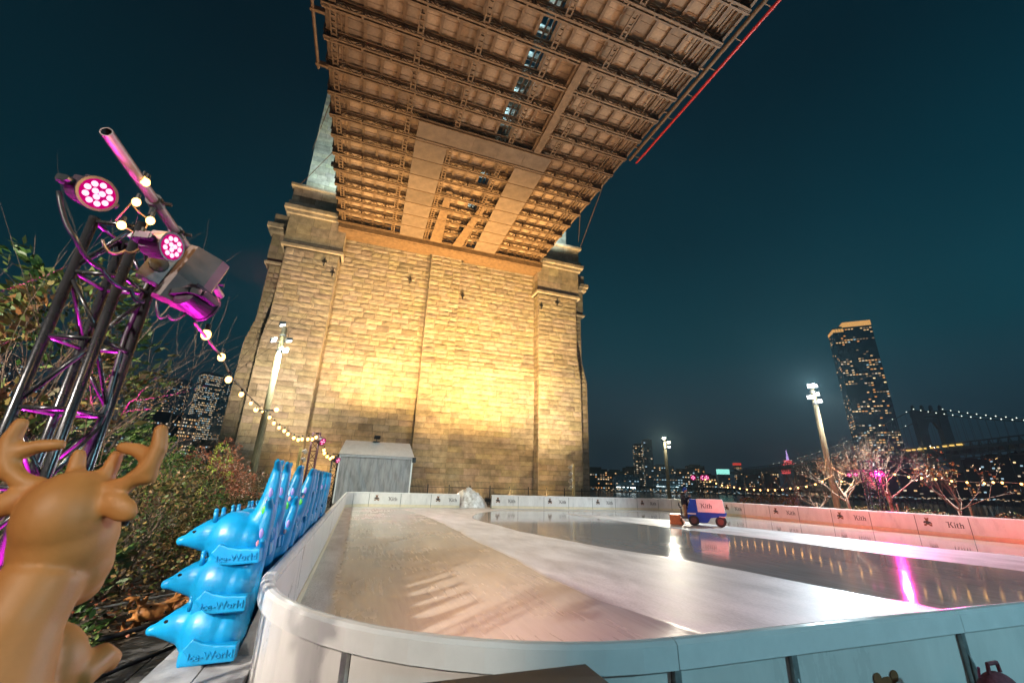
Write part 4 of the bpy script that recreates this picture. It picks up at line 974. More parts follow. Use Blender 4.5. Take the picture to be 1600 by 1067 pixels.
# tee bar on top of the truss
A = PZ(166, 206, 3.62); B = PZ(345, 462, 3.5)
M_pipe = mat('grey_pipe', (.22, .17, .16), .4, metal=.5, vary=.2, scale=12)
pipe = thing('tee_pipe', 'steel tube clamped across the top of the tall truss', 'pipe')
n_ = 16; d_ = (B-A).normalized(); a_ = d_.cross(Vector((0, 0, 1))).normalized(); b_ = d_.cross(a_)
pm_ = MB(); vs = []; ro, ri = .03, .024
for rr, pt in ((ro, A), (ro, B), (ri, B), (ri, A)):
    for k in range(n_): vs.append(pt+(a_*math.cos(2*math.pi*k/n_)+b_*math.sin(2*math.pi*k/n_))*rr)
fs = []
for L_ in range(4):
    for k in range(n_): k2 = (k+1) % n_; L2 = (L_+1) % 4; fs.append((L_*n_+k, L_*n_+k2, L2*n_+k2, L2*n_+k))
pm_.add(vs, fs).build('tube', M_pipe, pipe)
for f_ in (.3, .48, .7, .88):
    c = A.lerp(B, f_); MB().tube([c-d_*.03, c+d_*.03], .045, 12).tube([c+Vector((0, 0, -.02)), c+Vector((0, 0, -.10))], .015, 6).tube([c+a_*.04, c+a_*.09], .012, 6).build('clamp', M_black, pipe)
c = A.lerp(B, .48)
MB().bar(c+Vector((0, 0, -.05)), (-1.78, 3.36, 3.52), .05).build('stem', M_black, pipe)
p1 = PY(152, 303, 2.62); par(p1, p1+(CAM-p1).normalized()*1.0+RT*1.25-UP*.30, .088, 'pink stage light facing outward, first below the open tube end', 60, 60)
p2 = PY(268, 386, 2.62); par(p2, p2+(CAM-p2).normalized()*.05+RT*1.0-UP*.12, .078, 'pink stage light turned toward the ice on the tall truss', 0, 70)
for ty_ in (8, 15, 23): spot('par_beam', p2+RT*.14, (29.6, ty_, 1.2), 30000, (1, .10, .08), 22, 1, .1)
spot('par_wash', p2+RT*.14, (13, 16, 0), 2400, (1, .34, .42), 75, 1, .1)
p4 = PY(322, 482, 3.0); par(p4, p4+Vector((.6, 1.0, -.25)), .09, 'magenta-lit stage light hung below the box fixture', 0, 35, lit=False)
# box flood fixture
fx = PY(302, 440, 3.0)
bxl = thing('box_floodlight', 'grey rounded box floodlight hung on the tall truss', 'stage light', fx)
R = (Matrix.Rotation(math.radians(62), 4, (RT.x, RT.y, RT.z)) @ Matrix.Identity(4))
ax = (PY(345, 395, 2.86)-PY(280, 480, 2.86)).normalized(); vw = (CAM-fx).normalized(); sd_ = ax.cross(vw).normalized(); vw = sd_.cross(ax)
Rm = Matrix((ax, sd_, vw)).transposed().to_4x4()
hs = MB(); sec = [(-.13, -.08), (-.13, .05), (-.09, .10), (.06, .10), (.11, .06), (.12, -.08)]
vs = [Rm @ Vector((-.19, a, b)) for a, b in sec]+[Rm @ Vector((.19, a, b)) for a, b in sec]
hs.add(vs, [tuple(range(6)), tuple(range(11, 5, -1))]+[(i, i+6, (i+1) % 6+6, (i+1) % 6) for i in range(6)]).build('housing', mat('grey_brown_housing', (.11, .075, .07), .35, vary=.15, scale=8), bxl)
pb = MB(); pb.box((-.13, -.25, -.06), (.10, -.131, .06), M=Rm); pb.build('reflector_box', mat('pale_metal', (.26, .24, .24), .35, metal=.4, vary=.2), bxl)
MB().ell(Rm @ Vector((-.02, -.19, .061)), (.05, .05, .012), 12, 6, M=Rm.to_3x3()).build('opening', M_dark, bxl)
MB().ell(Rm @ Vector((-.15, .02, .103)), .009, 8, 6).build('indicator', emat('indicator', (1, .1, .05), 4), bxl)
MB().bar(Rm @ Vector((.1, -.1, -.05)), tuple(A.lerp(B, .7)-fx), .03).build('bracket', M_black, bxl)
# loose cables on the truss
def cable(pts, r, label, M=M_black, sag=.0):
    P = []
    for i in range(len(pts)-1):
        a, b = Vector(pts[i]), Vector(pts[i+1])
        for k in range(8): f = k/8; P.append(a.lerp(b, f)+Vector((0, 0, -sag*4*f*(1-f))))
    P.append(Vector(pts[-1])); return tag(MB().tube(P, r, 6).build('power_cable', M, smooth=True), label, 'cable', 'cables on the tall truss')
cable([PY(92, 300, 2.6), PY(118, 372, 2.6), PY(160, 420, 2.75), PY(205, 452, 2.85), PY(225, 470, 2.9)], .012, 'magenta-lit cable looping from the outward stage light to the truss', sag=.03)
cable([PY(160, 375, 2.7), PY(195, 392, 2.75), PY(235, 372, 2.85)], .008, 'thin cable loop between the two pink stage lights', M_pipe, sag=.05)
cable([(-1.62, 3.45, 3.4), (-1.66, 3.47, 2.8), (-1.62, 3.45, 2.3), (-1.66, 3.46, 1.8), (-1.63, 3.45, 1.1), (-1.63, 3.45, .05)], .02, 'bundle of black cables running down inside the truss')
cable([PY(245, 470, 2.9), PY(262, 492, 2.95), PY(300, 478, 3.0)], .007, 'thin cable drooping below the box floodlight', M_pipe, sag=.06)

# ------------------------------------------------------------------ string lights
M_bulb = emat('warm_bulb', (1.0, .50, .14), 8)
bulb_me = MB().ell((0, 0, 0), (.035, .035, .042), 10, 7).mesh('bulb', M_bulb, True)
sock_me = MB().tube([(0, 0, .03), (0, 0, .09)], .018, 7).mesh('socket', M_black)
def string(name, pts, bulbs, label, scale=1.0, r=.012, wire=M_twig):
    t = thing(name, label, 'string lights', (0, 0, 0), 0, 'warm festoon strings')
    MB().tube(pts, r, 6).build('wire', wire, t, smooth=True)
    for b in bulbs:
        o = obj('bulb', bulb_me, t, b, None, (scale,)*3); obj('socket', sock_me, o)
    return t
def line(pix, fy, n=None):
    return [PY(x, y, fy(x)) for x, y in pix]
# from the tall truss down to the mossy pole, then to the far small trusses
s1 = [(305, 505), (318, 522), (345, 556), (362, 590), (382, 612), (405, 634), (416, 644)]
fy1 = lambda x: 3.1+(x-305)/111*(27.9-3.1) if x < 400 else 27.9
def depth1(x): f = (x-305)/111; return 1/((1-f)/3.1+f/27.9)
w1 = [PY(x, y, depth1(x)) for x, y in s1]
b1 = [PY(x, y+2, depth1(x)) for x, y in ((322, 521), (346, 556), (357, 591), (377, 614), (392, 628), (400, 639), (410, 641))]
string('festoon_string', w1, b1, 'warm festoon string running from the tall truss to the mossy lamp pole', .95, .011)
s2 = [(416, 644), (428, 658), (440, 667), (455, 678), (472, 684), (488, 682), (497, 680)]
string('festoon_string', [PY(x, y, 28.3+(x-416)*.02) for x, y in s2], [PY(x, y+2, 28.2+(x-416)*.02) for x, y in ((421, 650), (428, 659), (436, 666), (444, 671), (450, 676), (459, 682), (466, 685), (472, 684), (481, 684), (488, 684), (494, 681))], 'warm festoon string from the mossy lamp pole to the first small truss', 2.6, .03)
string('festoon_string', [PY(x, y, 31+(x-505)*.2) for x, y in ((505, 700), (510, 712), (518, 716), (524, 712))], [PY(x, y, 31+(x-505)*.2) for x, y in ((506, 703), (507, 708), (511, 713), (516, 716), (520, 714))], 'short warm festoon string between the two small trusses', 2.6, .03)
string('festoon_string', [PY(x, y, 2.75) for x, y in ((180, 345), (205, 318), (215, 330), (234, 345), (220, 370), (190, 352))], [PY(x, y, 2.72) for x, y in ((213, 316), (235, 345), (190, 352), (220, 369), (228, 285), (222, 281))], 'warm festoon bulbs coiled round the top of the tall truss', .62, .005)
point('festoon_glow', PY(224, 318, 2.5), 9, (1, .6, .22), .1)
# arms on the mossy pole
arm = thing('cross_arm', 'lit cross arm with two warm lamps on the mossy pole', 'lamp arm', (lp1.x, lp1.y, 0))
for px in (400, 432): 
    q_ = PY(px, 640, lp1.y-.3); MB().ell(tuple(q_-Vector((lp1.x, lp1.y, 0))), .13, 10, 7).build('globe', M_bulb, arm)
a0 = PY(398, 641, lp1.y-.3)-Vector((lp1.x, lp1.y, 0)); a1 = PY(434, 641, lp1.y-.3)-Vector((lp1.x, lp1.y, 0)); MB().bar(a0, a1, .07).build('bar', M_frame, arm)
# right-hand festoons beyond the boards
r1 = [(1102, 749), (1110, 752), (1119, 755), (1128, 758), (1137, 761), (1147, 761), (1156, 763), (1167, 764.5), (1178, 765), (1188, 765.5), (1200, 765.5), (1211, 765.5), (1222.5, 764.8), (1235, 763), (1247, 762), (1260, 760), (1274, 756.5), (1285, 752)]
XR = 31.2
string('festoon_string', [PX(x, y-1, XR) for x, y in [(1085, 742)]+r1+[(1303, 742)]], [PX(x, y, XR) for x, y in r1], 'sagging warm festoon string along the far end of the emblem boards', 1.5, .012)
r2 = [(1315, 752), (1330, 757), (1398, 741), (1420, 745), (1440, 746.5), (1462, 748.5), (1487, 751.5), (1511, 753.5), (1538, 755), (1552, 753.5), (1566, 754), (1596, 756)]
string('festoon_string', [PX(x, y-1, XR) for x, y in [(1308, 748)]+r2+[(1640, 750)]], [PX(x, y, XR) for x, y in r2], 'warm festoon string running past the small yellow-leaved tree', 1.4, .012)
r3 = [(1104, 766), (1113, 765), (1122, 763), (1134, 763.5), (1160, 767.5), (1231, 756)]

# ------------------------------------------------------------------ small trusses by the tower and stage lights on them
t1 = PY(487, 720, 30); truss('lighting_truss', (t1.x, t1.y, 0), .2, .42, 4.75, .045, 'small dark truss behind the dolphin tails with a pink stage light', .6, 'lighting trusses', mat('maroon_truss', (.07, .02, .03), .4, metal=.3, vary=.2))
q = PY(504, 690, 29.8); par(q, q+Vector((1, -.8, -.5)), .24, 'pink stage light on the small truss behind the dolphin tails', 700, 60, n12=False)
t2 = PY(520, 740, 35); truss('lighting_truss', (t2.x, t2.y, 0), .1, .4, 3.75, .045, 'small dark truss beside the grey tent with a pink stage light', .6, 'lighting trusses')
q = PY(528, 719, 34.7); par(q, q+Vector((1, -.8, -.5)), .22, 'pink stage light on the small truss beside the tent', 500, 60, n12=False)
t3 = PY(1363, 760, 19.2); truss('lighting_truss', (t3.x, t3.y, 0), .25, .7, 4.1, .05, 'dark truss among the bare trees with four pink stage lights', .7, 'lighting trusses')
hb_ = thing('truss_crossbar', 'dark crossbar carrying pink lights on the truss among the bare trees', 'bar', (0, 0, 0)); MB().bar(PY(1322, 736, 19.1), PY(1385, 734, 19.1), .07).build('bar', M_black, hb_)
for px, py, w, lb in ((1327, 742, 0, 'dim pink stage light at the pole end of the crossbar'), (1337, 741, 0, 'dim pink stage light second from the pole end of the crossbar'), (1364, 741, 0, 'bright pink stage light next to the truss'), (1375, 740, 9000, 'brightest pink stage light at the outer end of the crossbar')):
    q = PY(px, py, 19.0); par(q, q+Vector((-1, -.35, -.06)) if w else q+Vector((-1, -.45, -.05)), .2 if w or px == 1364 else .13, lb, w, 75, n12=False)
point('par_spill', PY(1372, 741, 18.7), 350, (1, .03, .35), .15)
for px, py, lb in ((1083, 746, 'small pink stage light on the far mast'), (1098, 746, 'pink stage light in the middle of the far mast'), (1104, 746, 'pink stage light at the outer side of the far mast')):
    q = PX(px, py, 36.0); par(q, q+Vector((-1, -.9, -.1)), .28, lb, 0, 40, n12=False)
fm_ = PX(1094, 750, 36.2); truss('lighting_truss', (fm_.x, fm_.y, 0), .3, .4, fm_.z+.3, .04, 'slim dark truss far beyond the resurfacer with pink lights', .7, 'lighting trusses')
# ------------------------------------------------------------------ planting
M_leaf = mat('leaf', (1, 1, 1), .5, vary=0, attr='tint', spec=.3)
def leaf(mb, p, d, size, w, tint):
    d = d.normalized(); a = d.cross(Vector((U(-1, 1), U(-1, 1), U(.2, 1))))
    if a.length < 1e-3: a = Vector((1, 0, 0))
    a.normalize(); a *= w*size; q = p+d*size
    mb.add([p, p+d*size*.5+a, q, p+d*size*.5-a], [(0, 1, 2, 3)], tint)
def branch(mb, p, d, L, r, depth, tips, kids=3, spread=.6, up=.12, sides=5):
    pts = [p]; rs = [r]; dd = d.normalized(); n = 4
    for k in range(n):
        dd = (dd+Vector((U(-1, 1), U(-1, 1), U(-1, 1)))*.16+Vector((0, 0, up))*.5).normalized(); p = p+dd*L/n; pts.append(p); rs.append(r*(1-.55*(k+1)/n))
    mb.tube(pts, rs, sides, caps=False)
    if depth == 0: tips.append((p, dd)); return
    for k in range(kids):
        f = U(.35, 1.0) if k else 1.0; i = min(n, max(1, int(round(f*n)))); v = Vector((U(-1, 1), U(-1, 1), U(-.4, 1)))
        nd_ = (dd+v*spread*1.5).normalized(); branch(mb, pts[i], nd_, L*U(.55, .8), rs[i]*.72, depth-1, tips, kids, spread, up, max(3, sides-1))
def shrub(name, loc, rx, ry, h, n, size, cols, label, stems=9, w=.3, group='shrubs in the planting bed', wire=0):
    t = thing(name, label, 'shrub', loc, 0, group)
    st = MB(); tips = []
    for k in range(stems):
        a = U(0, 6.28); branch(st, Vector((U(-.2, .2)*rx, U(-.2, .2)*ry, -.05)), Vector((math.cos(a)*rx*.8, math.sin(a)*ry*.8, h)), h*U(.5, .8), .022, 2, tips, 3, .55, .1, 4)
    st.build('stems', M_twig if wire else M_bark, t)
    fo = MB(); ns = U(0, 100); k = 0
    while k < n:
        u, v = U(0, 6.28), U(0, 1); rr = (.55+.45*rng.random()**.5)
        z = rng.random()**.8; pr = math.sqrt(max(0, 1-(z*.95)**2.4))
        p = Vector((math.cos(u)*rx*rr*pr, math.sin(u)*ry*rr*pr, z*h))
        nz = noise.noise(Vector((p.x*1.6+ns, p.y*1.6, p.z*1.6)))
        p *= 1+.28*nz
        if noise.noise(Vector((p.x*3+ns, p.y*3, p.z*3+7))) < -.12: k += .25; continue
        c = cols[min(len(cols)-1, max(0, int((noise.noise(Vector((p.x*.9+ns*2, p.y*.9, p.z*.9)))*.9+.5+U(-.25, .25))*len(cols))))]
        g = U(.75, 1.7)
        leaf(fo, p, Vector((math.cos(u)*.7+U(-.7, .7), math.sin(u)*.7+U(-.7, .7), U(-.3, 1))), size*U(.6, 1.3), w, (c[0]*g, c[1]*g, c[2]*g)); k += 1
    tag(fo.build('foliage', M_leaf, t), kind='stuff')
    return t
GR = [(.035, .075, .015), (.06, .10, .02), (.09, .12, .03), (.13, .10, .03)]
RB = [(.24, .07, .035), (.36, .13, .07), (.42, .20, .12), (.18, .09, .035)]
BR = [(.09, .06, .02), (.05, .07, .015), (.14, .09, .03), (.20, .12, .05)]
shrub('evergreen_shrub', (-3.35, 5.75, 0), 1.15, 1.2, 3.75, 8000, .11, GR+[(.2, .09, .03)], 'tall glossy evergreen shrub with narrow leaves behind the truss', 12, .22)
shrub('evergreen_shrub', (-5.4, 8.6, 0), 1.7, 1.8, 2.2, 5200, .10, GR, 'broad dark evergreen shrub between truss and skyline', 10, .25)
shrub('low_shrub', (-3.75, 9.6, 0), 1.25, 2.0, 1.75, 6500, .07, BR+GR[:2], 'low olive-brown shrub in front of the hedge by the pavers', 10, .3)
shrub('hedge_shrub', (-4.9, 12.6, 0), 1.9, 2.3, 2.35, 8000, .075, GR+BR[:2], 'rounded green hedge shrub next to the olive-brown shrub', 10)
shrub('yew_shrub', (-5.9, 15.5, 0), .9, .9, 3.0, 3200, .09, [(.10, .16, .02), (.06, .12, .02)], 'upright bright green shrub tip rising from the hedge', 8)
shrub('barberry_shrub', (-5.2, 18.0, 0), 2.0, 2.2, 2.75, 8500, .08, RB, 'bushy russet red shrub in front of the mossy lamp pole', 14, .3)
shrub('barberry_shrub', (-4.1, 22.5, 0), 1.6, 2.4, 2.0, 6000, .09, RB[:2]+BR, 'brownish russet shrub between lamp pole and dolphins', 10)
shrub('hedge_shrub', (-3.2, 14.5, 0), 1.0, 2.6, 1.35, 5500, .075, BR+GR[:2], 'low mixed hedge running behind the dolphin stacks', 9)
shrub('hedge_shrub', (-2.9, 26.5, 0), .9, 3.5, 1.5, 4000, .10, BR, 'thin brown hedge running toward the small truss', 8)
shrub('lime_shrub', (-6.4, 24.5, 0), .7, .7, 3.1, 1500, .12, [(.45, .5, .08), (.3, .4, .06)], 'lamp-lit lime green shrub at the foot of the mossy pole', 6)
lt = MB()
for k in range(9000):
    y = 4+28*rng.random()**1.8; x = U(-6.5, -2.4) if y > 5 else U(-4, -2.4); c = rng.choice(BR+RB[:2]); g = U(.5, 1.2)
    leaf(lt, Vector((x, y, U(-.01, .05))), Vector((U(-1, 1), U(-1, 1), U(-.1, .35))), U(.04, .10), .32, (c[0]*g, c[1]*g, c[2]*g))
tag(lt.build('leaf_litter', M_leaf), 'brown fallen leaves covering the planting bed', 'leaves', kind='stuff')
def bare_tree(name, loc, h, label, depth=4, kids=4, r=.09, spread=.55, M=M_twig, trunk=.35, leaves=None, up=.12, group='bare trees'):
    t = thing(name, label, 'tree', loc, 0, group)
    tk_ = MB().tube([(0, 0, -.05), (U(-.05, .05), U(-.05, .05), h*trunk*.5), (U(-.1, .1), U(-.1, .1), h*trunk)], [r*1.3, r, r*.85], 8).build('trunk', M, t, smooth=True)
    cm = MB(); tips = []
    for k in range(kids+2):
        a = 2*math.pi*k/(kids+2)+U(-.4, .4)
        branch(cm, Vector((0, 0, h*trunk*U(.55, 1.0))), Vector((math.cos(a)*spread*1.6, math.sin(a)*spread*1.6, U(.5, 1.3))), h*.34, r*.6, depth-1, tips, kids, spread, up, 5)
    cm.build('branches', M, t)
    if leaves:
        lm = MB()
        for p, d in tips:
            for k in range(3):
                if rng.random() < .75:
                    c = rng.choice(leaves); g = U(.6, 1.3); leaf(lm, p+Vector((U(-.2, .2), U(-.2, .2), U(-.2, .2))), Vector((U(-1, 1), U(-1, 1), U(-1, .3))), U(.1, .2), .35, tuple(v*g for v in c))
        tag(lm.build('crown', M_leaf, t), kind='stuff')
    return t
M_twd = mat('brown_twig', (.17, .095, .06), .85, vary=.2)
bare_tree('bare_bush', (-3.9, 5.0, 0), 4.6, 'leafless twiggy bush rising above the evergreen behind the truss', 4, 4, .05, .8, M_twd, .3)
bare_tree('bare_bush', (-5.4, 8.2, 0), 4.6, 'leafless bush with long arching twigs between truss and skyline', 4, 3, .045, .95, M_twd, .35)
g0 = PX(1326, 790, 33.6); bare_tree('bare_tree', (33.6, g0.y, 0), 6.0, 'bare pale tree between the blazing lamp pole and the pink truss', 4, 4, .10, .75)
g0 = PX(1392, 790, 33.4); bare_tree('bare_tree', (33.4, g0.y, 0), 6.1, 'bare spreading tree behind the brightest pink light', 4, 4, .10, .85)
g0 = PX(1500, 800, 33.0); bare_tree('young_tree', (33.0, g0.y, 0), 4.6, 'young tree keeping yellow-brown leaves on its lower branches', 4, 3, .06, .6, leaves=[(.40, .26, .09), (.30, .18, .06)], trunk=.3)
g0 = PX(1240, 785, 37.0); bare_tree('bare_tree', (37.0, g0.y, 0), 4.4, 'dim bare tree behind the middle of the festoon string', 4, 3, .07, .7, M_bark)
g0 = PX(1205, 785, 38.0); bare_tree('bare_tree', (38.0, g0.y, 0), 4.0, 'dim slender bare tree near the far mast', 4, 3, .06, .6, M_bark)
g0 = PX(1275, 790, 32.5); bare_tree('bare_tree', (32.5, g0.y, 0), 3.8, 'bare tree with a long limb reaching toward the festoon string', 4, 3, .07, .95, up=.02)
shrub('quay_shrub', (35, 20.5, 0), 1.5, 4.5, 1.2, 2600, .14, BR+GR[:2], 'low scrub along the quay behind the pink truss', 6, group='quayside scrub')
shrub('quay_shrub', (36.5, 31, 0), 1.5, 4.0, 1.5, 2600, .14, BR+GR[:2], 'low scrub along the quay below the dim bare trees', 6, group='quayside scrub')
shrub('quay_shrub', (34.5, 13.2, 0), 1.2, 2.0, 1.1, 1500, .14, BR, 'low yellowish scrub around the young tree', 6, group='quayside scrub')
for k, (px, X) in enumerate(((1384, 32.2), (1403, 32.2), (1516, 31.8))):
    g0 = PX(px, 795, X); tag(MB().tube([(X, g0.y, 0), (X, g0.y, 1.45)], .05, 8).ell((X, g0.y, 1.45), .055, 8, 6).build('marker_post', M_wood), 'pale stake %s' % ('under the brightest pink light', 'between the brightest pink light and the young tree', 'next to the young tree')[k], 'stake', 'pale stakes behind the boards')

# ------------------------------------------------------------------ skyline
WC = [emat('win_warm', (1, .62, .28), 1.1, False), emat('win_white', (1, .82, .58), .95, False), emat('win_cool', (.55, .85, 1), .8, False), emat('win_orange', (1, .42, .12), 1.0, False), emat('win_dim', (.9, .6, .35), .3, False), emat('win_strong', (1, .70, .35), 1.9, False)]
M_bld = [mat('tower_glass_dark', (.20, .26, .30), .3, metal=.75, vary=.15, scale=.02), mat('brick_dark', (.05, .042, .042), .8, vary=.2, scale=.05), mat('teal_glass', (.18, .34, .40), .25, metal=.8, vary=.15, scale=.02)]
def building(xl, xr, yt, D, label, M=0, rot=.5, lit=.3, fl=4.0, sp=3.0, mixw=(4, 3, 1, 1, 4, 0), crown=None, name='high_rise', dep=.8, zb=-1.6, bars=0, ws=.62, hs=.45, group='lit buildings across the river'):
    xc = (xl+xr)/2; p = PD(xc, yt, D); top = p.z
    w = (PD(xr, yt, D)-PD(xl, yt, D)).length/(math.cos(rot)+dep*math.sin(abs(rot)))
    az = math.atan2(p.x, p.y)
    t = thing(name, label, 'building', (p.x, p.y, zb), -az+rot, group)
    h = top-zb; d = w*dep
    MB().box((-w/2, -d/2, 0), (w/2, d/2, h)).build('body', M_bld[M], t)
    MB().box((-w/2*.6, -d/2*.6, h), (w/2*.6, d/2*.6, h+w*.08)).build('roof_plant', M_bld[M], t)
    wm = MB(); nf = max(2, int(h/fl))
    for (ax, L_) in ((0, w), (1, d), (2, d)):
        nc = max(2, int(L_/sp))
        for j in range(1, nf):
            rowb = rng.random(); pl_ = lit*(2.2 if rowb > .82 else (.4 if rowb < .4 else 1))
            if lit < .25: pl_ *= .35+1.5*max(0, .5+noise.noise(Vector((p.x, j*.21, ax*9))))
            for i in range(nc):
                if rng.random() > pl_*(1 if lit >= .25 else max(.1, .9+1.6*noise.noise(Vector((i*.45, j*.3, p.x+ax*5))))): continue
                u = (i+.5)/nc*L_-L_/2; z = j*fl; a = sp*ws/2; b_ = fl*hs/2; mi = rng.choices(range(6), mixw)[0]
                if ax == 0: vs = [(u-a, -d/2-.12, z-b_), (u+a, -d/2-.12, z-b_), (u+a, -d/2-.12, z+b_), (u-a, -d/2-.12, z+b_)]
                else:
                    s = 1 if ax == 1 else -1; vs = [(s*(w/2+.12), u-a*s, z-b_), (s*(w/2+.12), u+a*s, z-b_), (s*(w/2+.12), u+a*s, z+b_), (s*(w/2+.12), u-a*s, z+b_)]
                wm.add(vs, [(0, 1, 2, 3)], None, mi)
    if wm.f: tag(wm.build('lit_windows', WC, t), kind='stuff')
    if crown:
        cmn = MB(); z0, z1 = h, h+crown[1]
        if name == 'residential_tower':
            for x0, x1, zz in ((-w/2-.3, -w*.22, z0-2), (-w*.215, w/2+.3, z1)):
                nb = max(2, int((x1-x0)/3.2))
                for k in range(nb):
                    cmn.box((x0+(x1-x0)*k/nb+.25, -d/2-.3, (z0 if zz == z1 else z0-7)), (x0+(x1-x0)*(k+1)/nb-.25, d/2+.3, zz))
        else: cmn.box((-w/2-.3, -d/2-.3, z0+.05), (w/2+.3, d/2+.3, z1))
        tag(cmn.build('lit_crown', crown[0], t), kind='stuff')
    return t
LM = (4, 4, 3, 1, 3, 0)
building(196, 246, 612, 900, 'dark office block half hidden by the tall truss', 0, .4, .5, 4, 2.8, LM, hs=.36)
building(240, 282, 620, 850, 'teal-roofed office block beside the bare arching twigs', 2, -.3, .4, 4, 2.8, LM, hs=.36)
building(262, 302, 595, 1150, 'office tower with two bright bands at its top', 0, .35, .42, 4, 3, LM, hs=.36)
building(312, 350, 585, 980, 'stepped tower with the densest white windows beside the buttress', 0, .3, .8, 4, 2.5, (3, 6, 4, 0, 2, 1))
building(342, 376, 600, 1200, 'dark slab tower partly hidden by the bridge buttress', 2, -.2, .25, 4, 2.8, LM, hs=.36)
building(276, 312, 650, 760, 'lower dark-topped block with bright banded floors', 0, .35, .6, 4.6, 2.8, (4, 4, 2, 1, 2, 1))
building(225, 285, 648, 700, 'broad grey office slab low in the skyline by the shrubs', 1, .25, .3, 4, 2.8, (2, 3, 4, 0, 4, 0))
building(300, 345, 690, 640, 'low brick block at the foot of the skyline by the buttress', 1, .3, .28, 4, 2.8, LM, hs=.36)
building(150, 215, 660, 720, 'low dark block behind the evergreen shrub', 0, .3, .5, 4, 2.8, LM, hs=.36)
building(100, 160, 640, 900, 'office block glimpsed through the truss', 0, .3, .5, 4, 2.8, LM, hs=.36)
building(-10, 60, 560, 900, 'tower with cool white windows behind the bare bush', 0, .3, .5, 4, 2.8, (1, 4, 5, 0, 2, 0))
building(40, 110, 600, 1000, 'dim tower behind the evergreen shrub', 0, -.3, .4, 4, 2.8, LM, hs=.36)
# river front beyond the back boards
RM = (4, 3, 1, 3, 3, 0)
fr_ = [(905, 948, 733, 800, 1, .5), (945, 975, 736, 820, 1, .35), (972, 1000, 731, 850, 1, .3), (1017, 1052, 728, 900, 0, .35), (1048, 1085, 735, 830, 1, .4), (1070, 1100, 728, 950, 1, .3), (1084, 1118, 742, 830, 1, .35)]
nm = ['brick housing block with orange-lit top floor next to the buttress', 'brick housing block with a blue roof sign', 'brick housing block beneath the twin towers', 'pale terraced block between the twin towers and the distant lamp pole', 'long brick block behind the distant lamp pole', 'brick block with a water tank behind the driver', 'brick block behind the far pink lights']
for (xl, xr, yt, D, M, lt_), lb in zip(fr_, nm): building(xl, xr, yt, D, lb, M, .15, lt_, 3.6, 4.2, RM, name='housing_block', hs=.5, ws=.6)
building(988, 1005, 694, 830, 'shorter of the twin slab towers rising over the river front', 0, .25, .42, 3.4, 4.6, (2, 5, 1, 0, 3, 0), name='slab_tower')
building(1002, 1018, 687, 800, 'taller of the twin slab towers rising over the river front', 0, .2, .38, 3.4, 4.6, (2, 5, 2, 0, 3, 0), name='slab_tower')
for xl, xr, D, lb in ((957, 998, 600, 'long pier shed with blazing white lights, nearest the buttress'), (1020, 1066, 620, 'long pier shed with blazing white lights behind the lamp pole')):
    t = building(xl, xr, 744, D, lb, 2, .05, .5, 3.2, 3.2, (0, 4, 5, 0, 2, 0), name='pier_shed', dep=.3, hs=.35)
    p0 = PD(xl+6, 760, D-8); p1 = PD(xr-5, 761.5, D-8); az = math.atan2(p0.x, p0.y)
    n_ = 14; lm = MB()
    Rl = (Matrix.Translation(t.location) @ t.rotation_euler.to_matrix().to_4x4()).inverted()
    for k in range(n_):
        if k in (6, 7): continue
        c = Rl @ p0.lerp(p1, (k+.5)/n_); lm.box((c.x-.9, c.y-.2, c.z-.7), (c.x+.9, c.y+.2, c.z+U(.2, .9)))
    lm.build('canopy_lights', emat('pier_light', (.80, .97, 1), 4.5, False), t)
# long elevated drive with traffic glints along the far bank
dv = thing('elevated_drive', 'low elevated riverside drive with street glints across the water', 'road viaduct', (0, 0, 0))
P0 = PD(905, 766.5, 585); P1 = PD(1290, 779.0, 590); P2 = PD(1640, 788, 600)
for a_, b_ in ((P0, P1), (P1, P2)): MB().bar((a_.x, a_.y, 4.6), (b_.x, b_.y, 4.6), 12, 1.4).build('deck', M_bld[1], dv)
ln = MB()
for k in range(210):
    px = 908+k*3.4+U(-2, 2); f = (px-905)/735; q_ = PD(px, 763.5+f*19.5+U(-1.2, 1.5), 570); s_ = U(.3, 1.0); ln.box(q_-Vector((s_*1.3, .3, s_*.25)), q_+Vector((s_*1.3, .3, s_*.25)), None, rng.choice((0, 1, 2, 2, 1, 4)))
tag(ln.build('street_glints', WC, dv), kind='stuff')
pi = MB()
for k in range(60):
    f = k/59; c = P0.lerp(P1, f*2) if f < .5 else P1.lerp(P2, f*2-1); pi.box((c.x-.8, c.y-.8, -3), (c.x+.8, c.y+.8, 4))
tag(pi.build('piers', M_bld[1], dv), kind='stuff')
# mid right low buildings and signs
building(1145, 1158, 727, 1300, 'small dark office tower with a red roof sign', 0, .2, .2, 4, 4, RM, crown=(emat('red_sign', (1, .08, .05), .7, False), 6))
building(1120, 1140, 741, 1000, 'low block with a teal lit hoarding on its roof', 0, .1, .2, 4, 4, RM, crown=(emat('teal_sign', (.35, 1, .85), 1.2, False), 10))
for k, (xl, xr, yt) in enumerate(((1160, 1190, 738), (1188, 1215, 732), (1238, 1262, 728), (1260, 1290, 722), (1290, 1310, 728))):
    building(xl, xr, yt, 1400-40*k, 'distant low block, %s along the hill from the teal hoarding' % ORD[k], 1, .2, .22, 5, 5, (3, 2, 1, 2, 4, 1))
